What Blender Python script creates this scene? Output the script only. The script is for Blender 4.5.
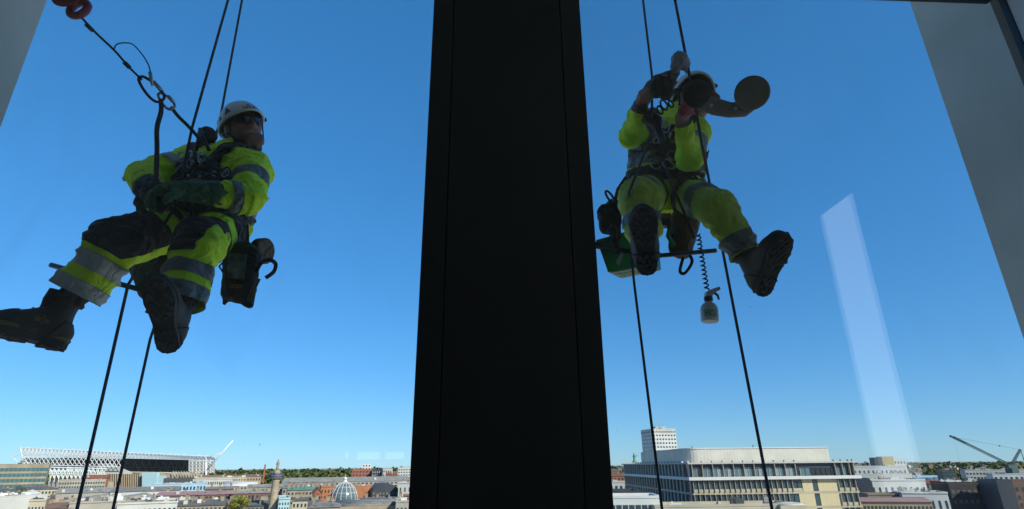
import bpy, bmesh, math, random
import numpy as np
from mathutils import Vector, Matrix, Euler, noise

R = math.radians
sc = bpy.context.scene
for o in list(bpy.data.objects):
    bpy.data.objects.remove(o)
COL = sc.collection

# ------------------------------------------------------------------ camera
EYE = 45.0                         # eye height above the streets
FPX = 559.0                        # focal length in pixels of a 1024 wide picture
PITCH, ROLL, YAW = 20.7, -0.62, -3.2
cam_d = bpy.data.cameras.new('camera')
cam = bpy.data.objects.new('camera', cam_d)
COL.objects.link(cam)
cam_d.sensor_fit = 'HORIZONTAL'
cam_d.sensor_width = 36.0
cam_d.lens = 36.0 * FPX / 1024.0
cam_d.clip_start = 0.02
cam_d.clip_end = 60000.0
CR = (Matrix.Rotation(R(YAW), 3, 'Z') @ Matrix.Rotation(R(90 + PITCH), 3, 'X')
      @ Matrix.Rotation(R(ROLL), 3, 'Z'))
CAM = Vector((0, 0, EYE))
cam.matrix_world = Matrix.Translation(CAM) @ CR.to_4x4()
sc.camera = cam

# ------------------------------------------------------------------ sky, sun, exposure
SUN_EL, SUN_AZ = 36.0, 132.0       # azimuth clockwise from +Y (the view): behind and to the right
world = bpy.data.worlds.new('World')
sc.world = world
world.use_nodes = True
wn = world.node_tree
bg = wn.nodes['Background']
sky = wn.nodes.new('ShaderNodeTexSky')
sky.sky_type = 'NISHITA'
sky.sun_disc = False
sky.sun_elevation = R(SUN_EL)
sky.sun_rotation = R(SUN_AZ)
sky.altitude = 60.0
sky.air_density = 1.0
sky.dust_density = 0.0
sky.ozone_density = 10.0
# the whole sky alike: a little more saturation and less contrast, as the picture was developed
hs = wn.nodes.new('ShaderNodeHueSaturation')
hs.inputs['Saturation'].default_value = 1.15
gm_ = wn.nodes.new('ShaderNodeGamma')
gm_.inputs['Gamma'].default_value = 0.6
tint = wn.nodes.new('ShaderNodeMix')
tint.data_type = 'RGBA'
tint.blend_type = 'MULTIPLY'
tint.inputs['Factor'].default_value = 1.0
tint.inputs['B'].default_value = (0.58, 0.81, 1.0, 1)
wn.links.new(sky.outputs['Color'], hs.inputs['Color'])
wn.links.new(hs.outputs['Color'], gm_.inputs['Color'])
wn.links.new(gm_.outputs['Color'], tint.inputs['A'])
wn.links.new(tint.outputs['Result'], bg.inputs['Color'])
bg.inputs['Strength'].default_value = 0.135

sun_d = bpy.data.lights.new('sun', 'SUN')
sun_d.energy = 3.0
sun_d.angle = R(0.5)
sun_d.color = (1.0, 0.91, 0.77)
sun = bpy.data.objects.new('sun', sun_d)
COL.objects.link(sun)
sdir = Vector((math.sin(R(SUN_AZ)) * math.cos(R(SUN_EL)), math.cos(R(SUN_AZ)) * math.cos(R(SUN_EL)), math.sin(R(SUN_EL))))
sun.rotation_euler = sdir.to_track_quat('Z', 'Y').to_euler()
sun.location = (0, -20, 120)

sc.view_settings.view_transform = 'Standard'
sc.view_settings.look = 'None'
sc.view_settings.exposure = 1.3
sc.view_settings.gamma = 1.0
sc.view_settings.use_curve_mapping = False
sc.render.engine = 'CYCLES'
sc.cycles.use_denoising = True
sc.cycles.max_bounces = 8
sc.cycles.transparent_max_bounces = 16
sc.cycles.sample_clamp_indirect = 6.0

# ------------------------------------------------------------------ helpers
WM = {}                            # known world matrix of everything that has children


def P(u, v, Y):
    """world point that stands at depth Y and shows at pixel (u, v)"""
    d = CR @ Vector(((u - 512.0) / FPX, (254.5 - v) / FPX, -1.0))
    return CAM + d * (Y / d.y)


def D3(u, v, right, up, away):
    """direction as seen at pixel (u, v): to the right, upwards, and away from the viewer"""
    a = (CR @ Vector(((u - 512.0) / FPX, (254.5 - v) / FPX, -1.0))).normalized()
    r = a.cross(Vector((0, 0, 1))).normalized()
    return (r * right + r.cross(a) * up + a * away).normalized()


def tag(o, label=None, cat=None, group=None, kind=None):
    if label:
        o['label'] = label
    if cat:
        o['category'] = cat
    if group:
        o['group'] = group
    if kind:
        o['kind'] = kind
    return o


def empty(name, loc=(0, 0, 0), rz=0.0, label=None, cat=None, group=None):
    o = bpy.data.objects.new(name, None)
    o.empty_display_size = 0.1
    COL.objects.link(o)
    m = Matrix.Translation(Vector(loc)) @ Matrix.Rotation(rz, 4, 'Z')
    o.matrix_world = m
    WM[o] = m
    return tag(o, label, cat, group)


def link(name, me, mat=None, parent=None, world=True, mats=None):
    """one mesh object; world=True: the mesh is in world coordinates and is moved under its parent"""
    o = bpy.data.objects.new(name, me)
    COL.objects.link(o)
    for m in (mats or ([mat] if mat else [])):
        me.materials.append(m)
    if parent is not None:
        pm = WM.get(parent, Matrix())
        if world:
            me.transform(pm.inverted())
        o.parent = parent
        WM[o] = pm
    else:
        WM[o] = Matrix()
    return o


def settle(o):
    """put a top-level mesh's origin at its own base"""
    me = o.data
    n = len(me.vertices)
    co = np.empty(n * 3)
    me.vertices.foreach_get('co', co)
    co = co.reshape(-1, 3)
    c = Vector(((co[:, 0].min() + co[:, 0].max()) / 2, (co[:, 1].min() + co[:, 1].max()) / 2, co[:, 2].min()))
    me.transform(Matrix.Translation(-c))
    o.location = c
    WM[o] = Matrix.Translation(c)
    return o


def frame(d, up=(0, 0, 1)):
    z = Vector(d).normalized()
    a = Vector(up)
    if abs(z.dot(a.normalized())) > 0.98:
        a = Vector((1, 0, 0))
    x = a.cross(z).normalized()
    return x, z.cross(x), z


class MB:
    def __init__(s):
        s.v, s.f, s.m, s.sm = [], [], [], []

    def add(s, vs, fs, mi=0, smooth=False):
        b = len(s.v)
        s.v += [tuple(p) for p in vs]
        for f in fs:
            s.f.append([b + i for i in f])
            s.m.append(mi)
            s.sm.append(smooth)
        return s

    def box(s, a, b, mi=0, M=None):
        (x0, y0, z0), (x1, y1, z1) = a, b
        vs = [Vector(p) for p in ((x0, y0, z0), (x1, y0, z0), (x1, y1, z0), (x0, y1, z0), (x0, y0, z1), (x1, y0, z1), (x1, y1, z1), (x0, y1, z1))]
        if M is not None:
            vs = [M @ p for p in vs]
        return s.add(vs, [(0, 3, 2, 1), (4, 5, 6, 7), (0, 1, 5, 4), (1, 2, 6, 5), (2, 3, 7, 6), (3, 0, 4, 7)], mi)

    def prism(s, pts, axis, d, mi=0, smooth=False):
        """outline pts (Vectors, one plane) pushed along axis by d"""
        n = len(pts)
        off = Vector(axis) * d
        vs = [Vector(p) for p in pts] + [Vector(p) + off for p in pts]
        fs = [tuple(range(n - 1, -1, -1)), tuple(range(n, 2 * n))]
        s.add(vs, fs, mi)
        b = len(s.v) - 2 * n
        for i in range(n):
            j = (i + 1) % n
            s.f.append([b + i, b + j, b + n + j, b + n + i])
            s.m.append(mi)
            s.sm.append(smooth)
        return s

    def tube(s, pts, r, n=8, mi=0, cap=True, closed=False, flat=1.0, up=None):
        pts = [Vector(p) for p in pts]
        N = len(pts)
        rr = r if isinstance(r, (list, tuple)) else [r] * N
        vs, fs = [], []
        px = None
        for i, p in enumerate(pts):
            if closed:
                t = pts[(i + 1) % N] - pts[i - 1]
            else:
                t = pts[min(i + 1, N - 1)] - pts[max(i - 1, 0)]
            if t.length < 1e-9:
                t = Vector((0, 0, 1))
            t.normalize()
            if up is not None:
                x = Vector(up) - t * t.dot(Vector(up))
                x.normalize()
            elif px is None:
                x = frame(t)[0]
            else:
                x = px - t * px.dot(t)
                x.normalize()
            px = x
            y = t.cross(x)
            for k in range(n):
                a = 2 * math.pi * k / n
                vs.append(p + (x * math.cos(a) * flat + y * math.sin(a)) * rr[i])
        M = N if closed else N - 1
        for i in range(M):
            for k in range(n):
                a, b = i * n + k, i * n + (k + 1) % n
                c, d = ((i + 1) % N) * n + (k + 1) % n, ((i + 1) % N) * n + k
                fs.append((a, b, c, d))
        s.add(vs, fs, mi, True)
        if cap and not closed:
            b = len(s.v) - len(vs)
            s.f.append([b + k for k in range(n - 1, -1, -1)])
            s.f.append([b + (N - 1) * n + k for k in range(n)])
            s.m += [mi, mi]
            s.sm += [False, False]
        return s

    def lathe(s, prof, n=20, M=None, mi=0, smooth=True):
        """profile (r, z) turned about local Z"""
        vs, fs = [], []
        for (r, z) in prof:
            for k in range(n):
                a = 2 * math.pi * k / n
                p = Vector((r * math.cos(a), r * math.sin(a), z))
                vs.append(M @ p if M is not None else p)
        for i in range(len(prof) - 1):
            for k in range(n):
                fs.append((i * n + k, i * n + (k + 1) % n, (i + 1) * n + (k + 1) % n, (i + 1) * n + k))
        s.add(vs, fs, mi, smooth)
        b = len(s.v) - len(vs)
        if prof[0][0] > 1e-6:
            s.f.append([b + k for k in range(n - 1, -1, -1)])
            s.m.append(mi); s.sm.append(False)
        if prof[-1][0] > 1e-6:
            s.f.append([b + (len(prof) - 1) * n + k for k in range(n)])
            s.m.append(mi); s.sm.append(False)
        return s

    def mesh(s, name):
        me = bpy.data.meshes.new(name)
        me.from_pydata(s.v, [], s.f)
        me.polygons.foreach_set('material_index', s.m)
        me.polygons.foreach_set('use_smooth', s.sm)
        me.update()
        return me

    def build(s, name, mat=None, parent=None, world=True, mats=None):
        return link(name, s.mesh(name), mat, parent, world, mats)


def piece(name, me, parent, loc, rot=None, kind=None):
    """a part that shares mesh data with its likes, placed in its parent's own coordinates"""
    o = bpy.data.objects.new(name, me)
    COL.objects.link(o)
    o.parent = parent
    o.location = loc
    if rot:
        o.rotation_euler = rot
    return o


# ------------------------------------------------------------------ materials
def mat(name, col, rough=0.6, metal=0.0, var=0.0, vscale=6.0, bump=0.0, bscale=60.0, spec=0.5, col2=None, coord='Object', sheen=0.0):
    m = bpy.data.materials.new(name)
    m.use_nodes = True
    nt = m.node_tree
    b = nt.nodes['Principled BSDF']
    b.inputs['Base Color'].default_value = (*col, 1)
    b.inputs['Roughness'].default_value = rough
    b.inputs['Metallic'].default_value = metal
    b.inputs['Specular IOR Level'].default_value = spec
    if sheen:
        b.inputs['Sheen Weight'].default_value = sheen
    if var or bump:
        tc = nt.nodes.new('ShaderNodeTexCoord')
    if var:
        n = nt.nodes.new('ShaderNodeTexNoise')
        n.inputs['Scale'].default_value = vscale
        n.inputs['Detail'].default_value = 6
        nt.links.new(tc.outputs[coord], n.inputs['Vector'])
        rp = nt.nodes.new('ShaderNodeMapRange')
        rp.inputs[1].default_value = 0.3
        rp.inputs[2].default_value = 0.7
        nt.links.new(n.outputs['Fac'], rp.inputs[0])
        mx = nt.nodes.new('ShaderNodeMix')
        mx.data_type = 'RGBA'
        c2 = col2 or tuple(max(0, c * (1 - var)) for c in col)
        mx.inputs['A'].default_value = (*col, 1)
        mx.inputs['B'].default_value = (*c2, 1)
        nt.links.new(rp.outputs[0], mx.inputs['Factor'])
        nt.links.new(mx.outputs['Result'], b.inputs['Base Color'])
    if bump:
        n2 = nt.nodes.new('ShaderNodeTexNoise')
        n2.inputs['Scale'].default_value = bscale
        n2.inputs['Detail'].default_value = 5
        nt.links.new(tc.outputs[coord], n2.inputs['Vector'])
        bp = nt.nodes.new('ShaderNodeBump')
        bp.inputs['Strength'].default_value = bump
        bp.inputs['Distance'].default_value = 0.02
        nt.links.new(n2.outputs['Fac'], bp.inputs['Height'])
        nt.links.new(bp.outputs['Normal'], b.inputs['Normal'])
    return m


def weave_mat(name, col, rough=0.85, scale=350.0, dirt=0.25, dirtcol=(0.05, 0.05, 0.03), sheen=0.15):
    """woven cloth: fine thread relief, soft creases, a little grime"""
    m = mat(name, col, rough, var=dirt, vscale=7.0, col2=tuple(c * (1 - dirt) + d * dirt for c, d in zip(col, dirtcol)), sheen=sheen)
    nt = m.node_tree
    b = nt.nodes['Principled BSDF']
    tc = nt.nodes.new('ShaderNodeTexCoord')
    w = nt.nodes.new('ShaderNodeTexNoise')
    w.inputs['Scale'].default_value = scale
    nt.links.new(tc.outputs['Object'], w.inputs['Vector'])
    n = nt.nodes.new('ShaderNodeTexNoise')
    n.inputs['Scale'].default_value = 13.0
    n.inputs['Detail'].default_value = 3
    n.inputs['Distortion'].default_value = 1.2
    nt.links.new(tc.outputs['Object'], n.inputs['Vector'])
    bp = nt.nodes.new('ShaderNodeBump')
    bp.inputs['Strength'].default_value = 0.8
    bp.inputs['Distance'].default_value = 0.05
    nt.links.new(n.outputs['Fac'], bp.inputs['Height'])
    b2 = nt.nodes.new('ShaderNodeBump')
    b2.inputs['Strength'].default_value = 0.25
    b2.inputs['Distance'].default_value = 0.002
    nt.links.new(w.outputs['Fac'], b2.inputs['Height'])
    nt.links.new(bp.outputs['Normal'], b2.inputs['Normal'])
    nt.links.new(b2.outputs['Normal'], b.inputs['Normal'])
    return m


def rope_mat(name, col, col2):
    m = mat(name, col, 0.8)
    nt = m.node_tree
    b = nt.nodes['Principled BSDF']
    tc = nt.nodes.new('ShaderNodeTexCoord')
    w = nt.nodes.new('ShaderNodeTexWave')
    w.bands_direction = 'DIAGONAL'
    w.inputs['Scale'].default_value = 60.0
    w.inputs['Distortion'].default_value = 1.0
    nt.links.new(tc.outputs['Object'], w.inputs['Vector'])
    mx = nt.nodes.new('ShaderNodeMix')
    mx.data_type = 'RGBA'
    mx.inputs['A'].default_value = (*col, 1)
    mx.inputs['B'].default_value = (*col2, 1)
    nt.links.new(w.outputs['Fac'], mx.inputs['Factor'])
    nt.links.new(mx.outputs['Result'], b.inputs['Base Color'])
    bp = nt.nodes.new('ShaderNodeBump')
    bp.inputs['Strength'].default_value = 0.5
    bp.inputs['Distance'].default_value = 0.002
    nt.links.new(w.outputs['Fac'], bp.inputs['Height'])
    nt.links.new(bp.outputs['Normal'], b.inputs['Normal'])
    return m


def pane_mat(name, k=1.0):
    """clear coated window glass: mirror at grazing angles, slight blue-green tint, thin film of dust"""
    m = bpy.data.materials.new(name)
    m.use_nodes = True
    nt = m.node_tree
    nt.nodes.clear()
    out = nt.nodes.new('ShaderNodeOutputMaterial')
    tr = nt.nodes.new('ShaderNodeBsdfTransparent')
    tr.inputs['Color'].default_value = (0.93 * k, 0.975 * k, 0.985 * k, 1)
    gl = nt.nodes.new('ShaderNodeBsdfGlossy')
    gl.inputs['Roughness'].default_value = 0.0
    lw = nt.nodes.new('ShaderNodeLayerWeight')
    pw = nt.nodes.new('ShaderNodeMath'); pw.operation = 'POWER'
    pw.inputs[1].default_value = 5.0
    nt.links.new(lw.outputs['Facing'], pw.inputs[0])
    ma = nt.nodes.new('ShaderNodeMath'); ma.operation = 'MULTIPLY_ADD'
    ma.inputs[1].default_value = 0.93
    ma.inputs[2].default_value = 0.035
    nt.links.new(pw.outputs[0], ma.inputs[0])
    mx = nt.nodes.new('ShaderNodeMixShader')
    nt.links.new(ma.outputs[0], mx.inputs[0])
    nt.links.new(tr.outputs[0], mx.inputs[1])
    nt.links.new(gl.outputs[0], mx.inputs[2])
    # dust film
    df = nt.nodes.new('ShaderNodeBsdfDiffuse')
    df.inputs['Color'].default_value = (0.7, 0.7, 0.68, 1)
    tc = nt.nodes.new('ShaderNodeTexCoord')
    mp = nt.nodes.new('ShaderNodeMapping')
    mp.inputs['Scale'].default_value = (1.0, 1.0, 0.35)
    nt.links.new(tc.outputs['Object'], mp.inputs['Vector'])
    n = nt.nodes.new('ShaderNodeTexNoise')
    n.inputs['Scale'].default_value = 4.0
    n.inputs['Detail'].default_value = 9
    n.inputs['Roughness'].default_value = 0.65
    n.inputs['Distortion'].default_value = 1.5
    nt.links.new(mp.outputs[0], n.inputs['Vector'])
    mr = nt.nodes.new('ShaderNodeMapRange')
    mr.inputs[1].default_value = 0.53
    mr.inputs[2].default_value = 0.74
    mr.inputs[3].default_value = 0.002
    mr.inputs[4].default_value = 0.045
    nt.links.new(n.outputs['Fac'], mr.inputs[0])
    m2 = nt.nodes.new('ShaderNodeMixShader')
    nt.links.new(mr.outputs[0], m2.inputs[0])
    nt.links.new(mx.outputs[0], m2.inputs[1])
    nt.links.new(df.outputs[0], m2.inputs[2])
    nt.links.new(m2.outputs[0], out.inputs['Surface'])
    return m


M = {}
M['frame'] = mat('dark_metal', (0.02, 0.025, 0.025), 0.45, 0.0, bump=0.08, bscale=400)
M['column'] = mat('column_panel', (0.024, 0.029, 0.029), 0.5, var=0.3, vscale=3, bump=0.06, bscale=300)
M['gasket'] = mat('gasket', (0.002, 0.002, 0.002), 0.7)
M['cladding'] = mat('pale_cladding', (0.72, 0.64, 0.53), 0.6, var=0.22, vscale=2.2, bump=0.1, bscale=120)
M['wall'] = mat('wall_paint', (0.80, 0.77, 0.72), 0.7, bump=0.05, bscale=200)
M['carpet'] = mat('carpet', (0.32, 0.30, 0.28), 0.95, var=0.3, vscale=60, bump=0.5, bscale=500)
M['ceiling'] = mat('ceiling_paint', (0.80, 0.79, 0.76), 0.8)
M['glass'] = pane_mat('window_glass')
M['glass2'] = pane_mat('window_glass_vignetted', 0.945)  # right pane darkened to stand in for lens vignetting and heavier dirt
M['hivis'] = weave_mat('hivis_yellow', (0.66, 1.0, 0.012), dirt=0.15, dirtcol=(0.2, 0.42, 0.02))
M['hivis2'] = weave_mat('hivis_yellow_shaded', (0.54, 0.72, 0.09), dirt=0.4, dirtcol=(0.2, 0.26, 0.06))  # olive trouser cloth, darker because its shade is put into the colour
for k_ in ('hivis', 'hivis2'):                     # padded fluorescent cloth lets light bleed through its layers
    pbn = M[k_].node_tree.nodes['Principled BSDF']
    pbn.inputs['Subsurface Weight'].default_value = 0.45
    pbn.inputs['Subsurface Radius'].default_value = (1.0, 1.0, 0.3)
    pbn.inputs['Subsurface Scale'].default_value = 0.06
M['navy'] = weave_mat('navy_cloth', (0.012, 0.016, 0.024), dirt=0.15)
M['silver'] = weave_mat('reflective_tape', (0.42, 0.46, 0.45), rough=0.5, dirt=0.25, scale=700)
M['silver_dark'] = weave_mat('reflective_tape_dark', (0.15, 0.18, 0.18), rough=0.5, dirt=0.3, scale=700)  # darker copy of the reflective tape
M['black'] = weave_mat('black_webbing', (0.012, 0.013, 0.015), dirt=0.1, scale=500)
M['greyweb'] = weave_mat('grey_webbing', (0.06, 0.065, 0.07), dirt=0.1, scale=500)
M['laces'] = weave_mat('boot_laces', (0.16, 0.16, 0.15), dirt=0.2, scale=600)
M['skin'] = mat('skin', (0.33, 0.17, 0.115), 0.55, var=0.35, vscale=18, col2=(0.25, 0.11, 0.075), bump=0.15, bscale=150)
M['panel'] = mat('boot_panel', (0.05, 0.042, 0.034), 0.7, bump=0.3, bscale=200, var=0.3, vscale=30)
M['beard'] = mat('dark_stubble', (0.17, 0.095, 0.068), 0.8, bump=0.4, bscale=500)
M['helmet'] = mat('helmet_shell', (0.68, 0.69, 0.66), 0.35, var=0.22, vscale=9, col2=(0.5, 0.5, 0.46))
M['plastic'] = mat('black_plastic', (0.012, 0.012, 0.013), 0.4)
M['rubber'] = mat('black_rubber', (0.018, 0.018, 0.018), 0.75, bump=0.2, bscale=200, var=0.4, vscale=30, col2=(0.04, 0.037, 0.032))
M['tread'] = mat('dusty_tread', (0.085, 0.08, 0.072), 0.85, var=0.5, vscale=40, col2=(0.025, 0.024, 0.022))
M['leather'] = mat('boot_leather', (0.024, 0.019, 0.015), 0.6, bump=0.3, bscale=120, var=0.3, vscale=20, col2=(0.035, 0.03, 0.026))
M['olive'] = mat('olive_trim', (0.13, 0.11, 0.025), 0.6)
M['glove'] = weave_mat('glove_cloth', (0.03, 0.14, 0.05), dirt=0.5, dirtcol=(0.01, 0.012, 0.01))
M['glove2'] = weave_mat('glove_black', (0.02, 0.03, 0.026), dirt=0.3)
M['redglove'] = weave_mat('glove_red', (0.45, 0.03, 0.04), dirt=0.35, dirtcol=(0.05, 0.02, 0.02))
M['steel'] = mat('steel', (0.42, 0.43, 0.44), 0.35, 1.0, bump=0.05)
M['darksteel'] = mat('anodised_metal', (0.05, 0.055, 0.06), 0.4, 0.8)
M['brass'] = mat('dull_brass', (0.25, 0.17, 0.06), 0.4, 0.9)
M['redplastic'] = mat('red_plastic', (0.33, 0.035, 0.045), 0.4, var=0.2, vscale=30)
M['greenplastic'] = mat('green_plastic', (0.012, 0.32, 0.095), 0.4, var=0.25, vscale=12)
M['brownbag'] = weave_mat('brown_canvas', (0.13, 0.075, 0.04), dirt=0.3)
M['whiteplastic'] = mat('white_plastic', (0.66, 0.68, 0.66), 0.45, var=0.12, vscale=30)
M['greycup'] = mat('grey_rubber', (0.22, 0.205, 0.145), 0.6, var=0.35, vscale=20, bump=0.1)
M['cupbar'] = mat('cast_metal_bar', (0.17, 0.145, 0.11), 0.55, 0.1, var=0.4, vscale=25, bump=0.2)
M['cloth'] = weave_mat('pale_cloth', (0.42, 0.42, 0.48), dirt=0.2)
M['paper'] = mat('printed_label', (0.42, 0.45, 0.44), 0.6)
M['clearwin'] = mat('bag_window_film', (0.24, 0.28, 0.29), 0.15, var=0.7, vscale=28, col2=(0.03, 0.04, 0.04))
M['orange'] = mat('orange_print', (0.45, 0.13, 0.02), 0.6)
M['ink'] = mat('dark_ink', (0.02, 0.025, 0.03), 0.6)
M['lens'] = mat('dark_lens', (0.006, 0.006, 0.007), 0.08)
M['rope'] = rope_mat('kernmantle_rope_blue', (0.016, 0.028, 0.045), (0.05, 0.065, 0.08))
M['ropeblk'] = rope_mat('kernmantle_rope_black', (0.012, 0.014, 0.018), (0.03, 0.034, 0.04))

# ================================================================== the building we stand in
GY = 1.72                          # window plane
FL, CE = EYE - 1.45, EYE + 1.92
XL, XR = -2.10, P(1000, 5, GY + 0.014).x + 0.014
XW = XR - 0.011
PXL = (P(48, 0, 2.16).x + P(0, 125, 2.16).x) / 2
PXR = P(911, 5, 2.16).x
T = 62.0


def setting(name, mb, m):
    o = mb.build(name, m)
    return tag(o, kind='structure')


setting('floor', MB().box((-2.9, -6, FL - 0.2), (2.9, GY - 0.06, FL)), M['carpet'])
setting('ceiling', MB().box((-2.9, -6, CE), (2.9, GY - 0.06, CE + 0.2)), M['ceiling'])
setting('wall_right', MB().box((XW, -6, FL), (XR + 0.2, GY - 0.0135, CE)), M['wall'])
setting('wall_left', MB().box((XL - 0.3, -6, FL), (XL - 0.022, GY + 0.06, CE)), M['wall'])
setting('wall_back', MB().box((-2.4, -6.2, FL), (2.4, -6.0, CE)), mat('back_wall_paint', (0.5, 0.49, 0.47), 0.8))

tower = empty('office_tower', (0, 0, 0), 0, 'pale clad office tower whose window bay the picture is taken from', 'building')
b = MB()
b.box((-22, -18, 0), (22, 1.79, FL - 0.21))
b.box((-22, -18, CE + 0.21), (22, 1.79, T))
b.box((-22, -18, FL - 0.2), (-2.41, 1.79, CE + 0.2))
b.box((2.41, -18, FL - 0.2), (22, 1.79, CE + 0.2))
b.box((-2.4, -18, FL - 0.2), (2.4, -6.21, CE + 0.2))
b.build('wall', M['cladding'], tower)
b = MB().box((PXR, 1.80, 0), (PXR + 0.95, 2.16, T))
b.build('pier', M['cladding'], tower)
b = MB().box((PXL - 0.95, 1.80, 0), (PXL, 2.16, T))
b.build('pier', M['cladding'], tower)

# window units: frame bars, panes
def window_unit(x0, x1, z0, z1, label, gm):
    t = empty('window', ((x0 + x1) / 2, GY, z0), 0, label, 'window', 'tall windows of the room')
    w = 0.032
    f = MB()
    f.box((x0, GY - 0.012, z0), (x0 + w, GY + 0.014, z1))
    f.build('frame_post', M['frame'], t)
    MB().box((x1 - w, GY - 0.012, z0), (x1, GY + 0.014, z1)).build('frame_post', M['frame'], t)
    MB().box((x0 + w, GY - 0.06, z1 - 0.05), (x1 - w, GY + 0.06, z1)).build('frame_rail', M['frame'], t)
    MB().box((x0 + w, GY - 0.06, z0), (x1 - w, GY + 0.06, z0 + 0.06)).build('frame_rail', M['frame'], t)
    MB().box((x0 + w, GY - 0.008, z0 + 0.06), (x1 - w, GY + 0.008, z1 - 0.05)).build('pane', gm, t)
    return t


CX0, CX1 = -0.175, 0.329           # sides of the dark column
WT = P(985, 4.0, GY + 0.06).z + 0.05
window_unit(XL - 0.02, CX0 + 0.03, FL + 0.002, WT, 'tall clear window left of the dark column', M['glass'])
window_unit(CX1 - 0.03, XR + 0.018, FL + 0.002, WT, 'tall clear window right of the dark column', M['glass2'])
tower_head = MB().box((XL - 0.02, GY - 0.055, WT + 0.003), (XR + 0.018, GY + 0.055, CE - 0.003))
tower_head.build('window_head', M['frame'], tower)

colm = empty('column', ((CX0 + CX1) / 2, 1.5, FL), 0, 'black panelled column between the two tall windows', 'column')
e = 0.068
MB().box((CX0 + e + 0.003, 1.5, FL + 0.002), (CX1 - e - 0.003, 1.64, CE - 0.002)).build('front_panel', M['column'], colm)
MB().box((CX0, 1.5005, FL + 0.002), (CX0 + e, 1.9, CE - 0.002)).build('edge_panel', M['frame'], colm)
MB().box((CX1 - e, 1.5005, FL + 0.002), (CX1, 1.9, CE - 0.002)).build('edge_panel', M['frame'], colm)
MB().box((CX0 + e - 0.002, 1.522, FL + 0.002), (CX1 - e + 0.002, 1.88, CE - 0.002)).build('core', M['gasket'], colm)

# a narrow lit side window in the right hand wall; its image hangs in the glass
def mirror_y(u, v):
    d = CR @ Vector(((u - 512.0) / FPX, (254.5 - v) / FPX, -1.0))
    t = XW / d.x
    return 2 * GY - d.y * t, EYE + d.z * t


ya, za = mirror_y(822, 214)
yb, zb = mirror_y(853, 195)
sw = empty('side_window', (XR, (ya + yb) / 2, EYE - 0.2), 0, 'narrow frosted side window glowing in the right hand wall, seen as a pale streak', 'window')
frost = bpy.data.materials.new('frosted_daylight')
frost.use_nodes = True
pb = frost.node_tree.nodes['Principled BSDF']
pb.inputs['Base Color'].default_value = (0.7, 0.74, 0.76, 1)
pb.inputs['Emission Color'].default_value = (0.95, 0.98, 1.0, 1)
pb.inputs['Emission Strength'].default_value = 1.0
zt = (za + zb) / 2
MB().box((XW - 0.006, ya, EYE - 0.15), (XW - 0.002, yb, zt)).build('pane', frost, sw)
fr = 0.02
for (y0, y1, z0, z1) in ((ya - fr, ya, EYE - 0.17, zt + fr), (yb, yb + fr, EYE - 0.17, zt + fr), (ya, yb, zt, zt + fr), (ya, yb, EYE - 0.17, EYE - 0.15)):
    MB().box((XW - 0.012, min(y0, y1), z0), (XW - 0.001, max(y0, y1), z1)).build('frame_bar', M['wall'], sw)

frost2 = frost.copy()
frost2.node_tree.nodes['Principled BSDF'].inputs['Emission Strength'].default_value = 0.6
sk = MB()
rs = random.Random(12)
for i in range(26):
    u, v = rs.choice((rs.uniform(10, 400), rs.uniform(600, 980))), rs.uniform(15, 455)
    c = P(u, v, GY - 0.0086)
    a_ = rs.uniform(0, 3.14)
    L_, w_ = rs.choice((rs.uniform(.001, .002), rs.uniform(.002, .006))), rs.uniform(.0005, .0011)
    e1_, e2_ = Vector((math.cos(a_), 0, math.sin(a_))), Vector((-math.sin(a_), 0, math.cos(a_)))
    sk.prism([c + e1_ * L_, c + e2_ * w_, c - e1_ * L_ + e2_ * w_ * .5, c - e2_ * w_], (0, 1, 0), .0004)
o = sk.build('glass_specks', mat('dried_dirt', (0.06, 0.06, 0.06), 0.9))
tag(o, 'tiny dark specks of dirt dried on the window glass', 'dirt', kind='stuff')
for (u0, u1, v0, v1, wh) in ((306, 326, 453, 457, 'leftmost'), (330, 349, 452, 458, 'second'), (357, 380, 452, 459.5, 'third'), (385, 404, 452, 459, 'rightmost')):
    d0 = CR @ Vector(((u0 - 512.0) / FPX, (254.5 - v1) / FPX, -1.0))
    d1 = CR @ Vector(((u1 - 512.0) / FPX, (254.5 - v0) / FPX, -1.0))
    k0, k1 = (2 * GY + 5.985) / d0.y, (2 * GY + 5.985) / d1.y
    bw = empty('back_window', (d0.x * k0, -5.99, EYE + d0.z * k0), 0, 'small bright window in the back wall mirrored faintly in the glass, %s of four' % wh, 'window', 'mirrored back windows')
    MB().box((d0.x * k0, -5.992, EYE + d0.z * k0), (d1.x * k1, -5.985, EYE + d1.z * k1)).build('pane', frost2, bw)

# ================================================================== ground and hills
M['ground'] = mat('town_ground', (0.34, 0.32, 0.29), 0.9, var=0.5, vscale=0.01, col2=(0.2, 0.2, 0.17))
M['grass'] = mat('hill_green', (0.055, 0.075, 0.03), 0.95, var=0.6, vscale=0.004, col2=(0.10, 0.10, 0.05))
g = MB()
g.add([(-30000, -3000, 0), (30000, -3000, 0), (30000, 40000, 0), (-30000, 40000, 0)], [(0, 1, 2, 3)])
setting('ground', g, M['ground'])

rnd = random.Random(5)


def hill_z(x, y):
    t = min(1, max(0, (y - 1000) / 1500.0))
    t = t * t * (3 - 2 * t)
    return t * (27 + 8 * noise.noise(Vector((x * 0.0012, y * 0.0009, 0.3)))) - 0.5


h = MB()
nx, ny = 90, 24
vs = []
for j in range(ny + 1):
    y = 950 + (j / ny) ** 1.6 * 6000
    for i in range(nx + 1):
        x = (i / nx - 0.5) * 2 * (y * 1.35)
        vs.append((x, y, hill_z(x, y)))
h.add(vs, [(j * (nx + 1) + i, j * (nx + 1) + i + 1, (j + 1) * (nx + 1) + i + 1, (j + 1) * (nx + 1) + i) for j in range(ny) for i in range(nx)], 0, True)
setting('hills', h, M['grass'])

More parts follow.
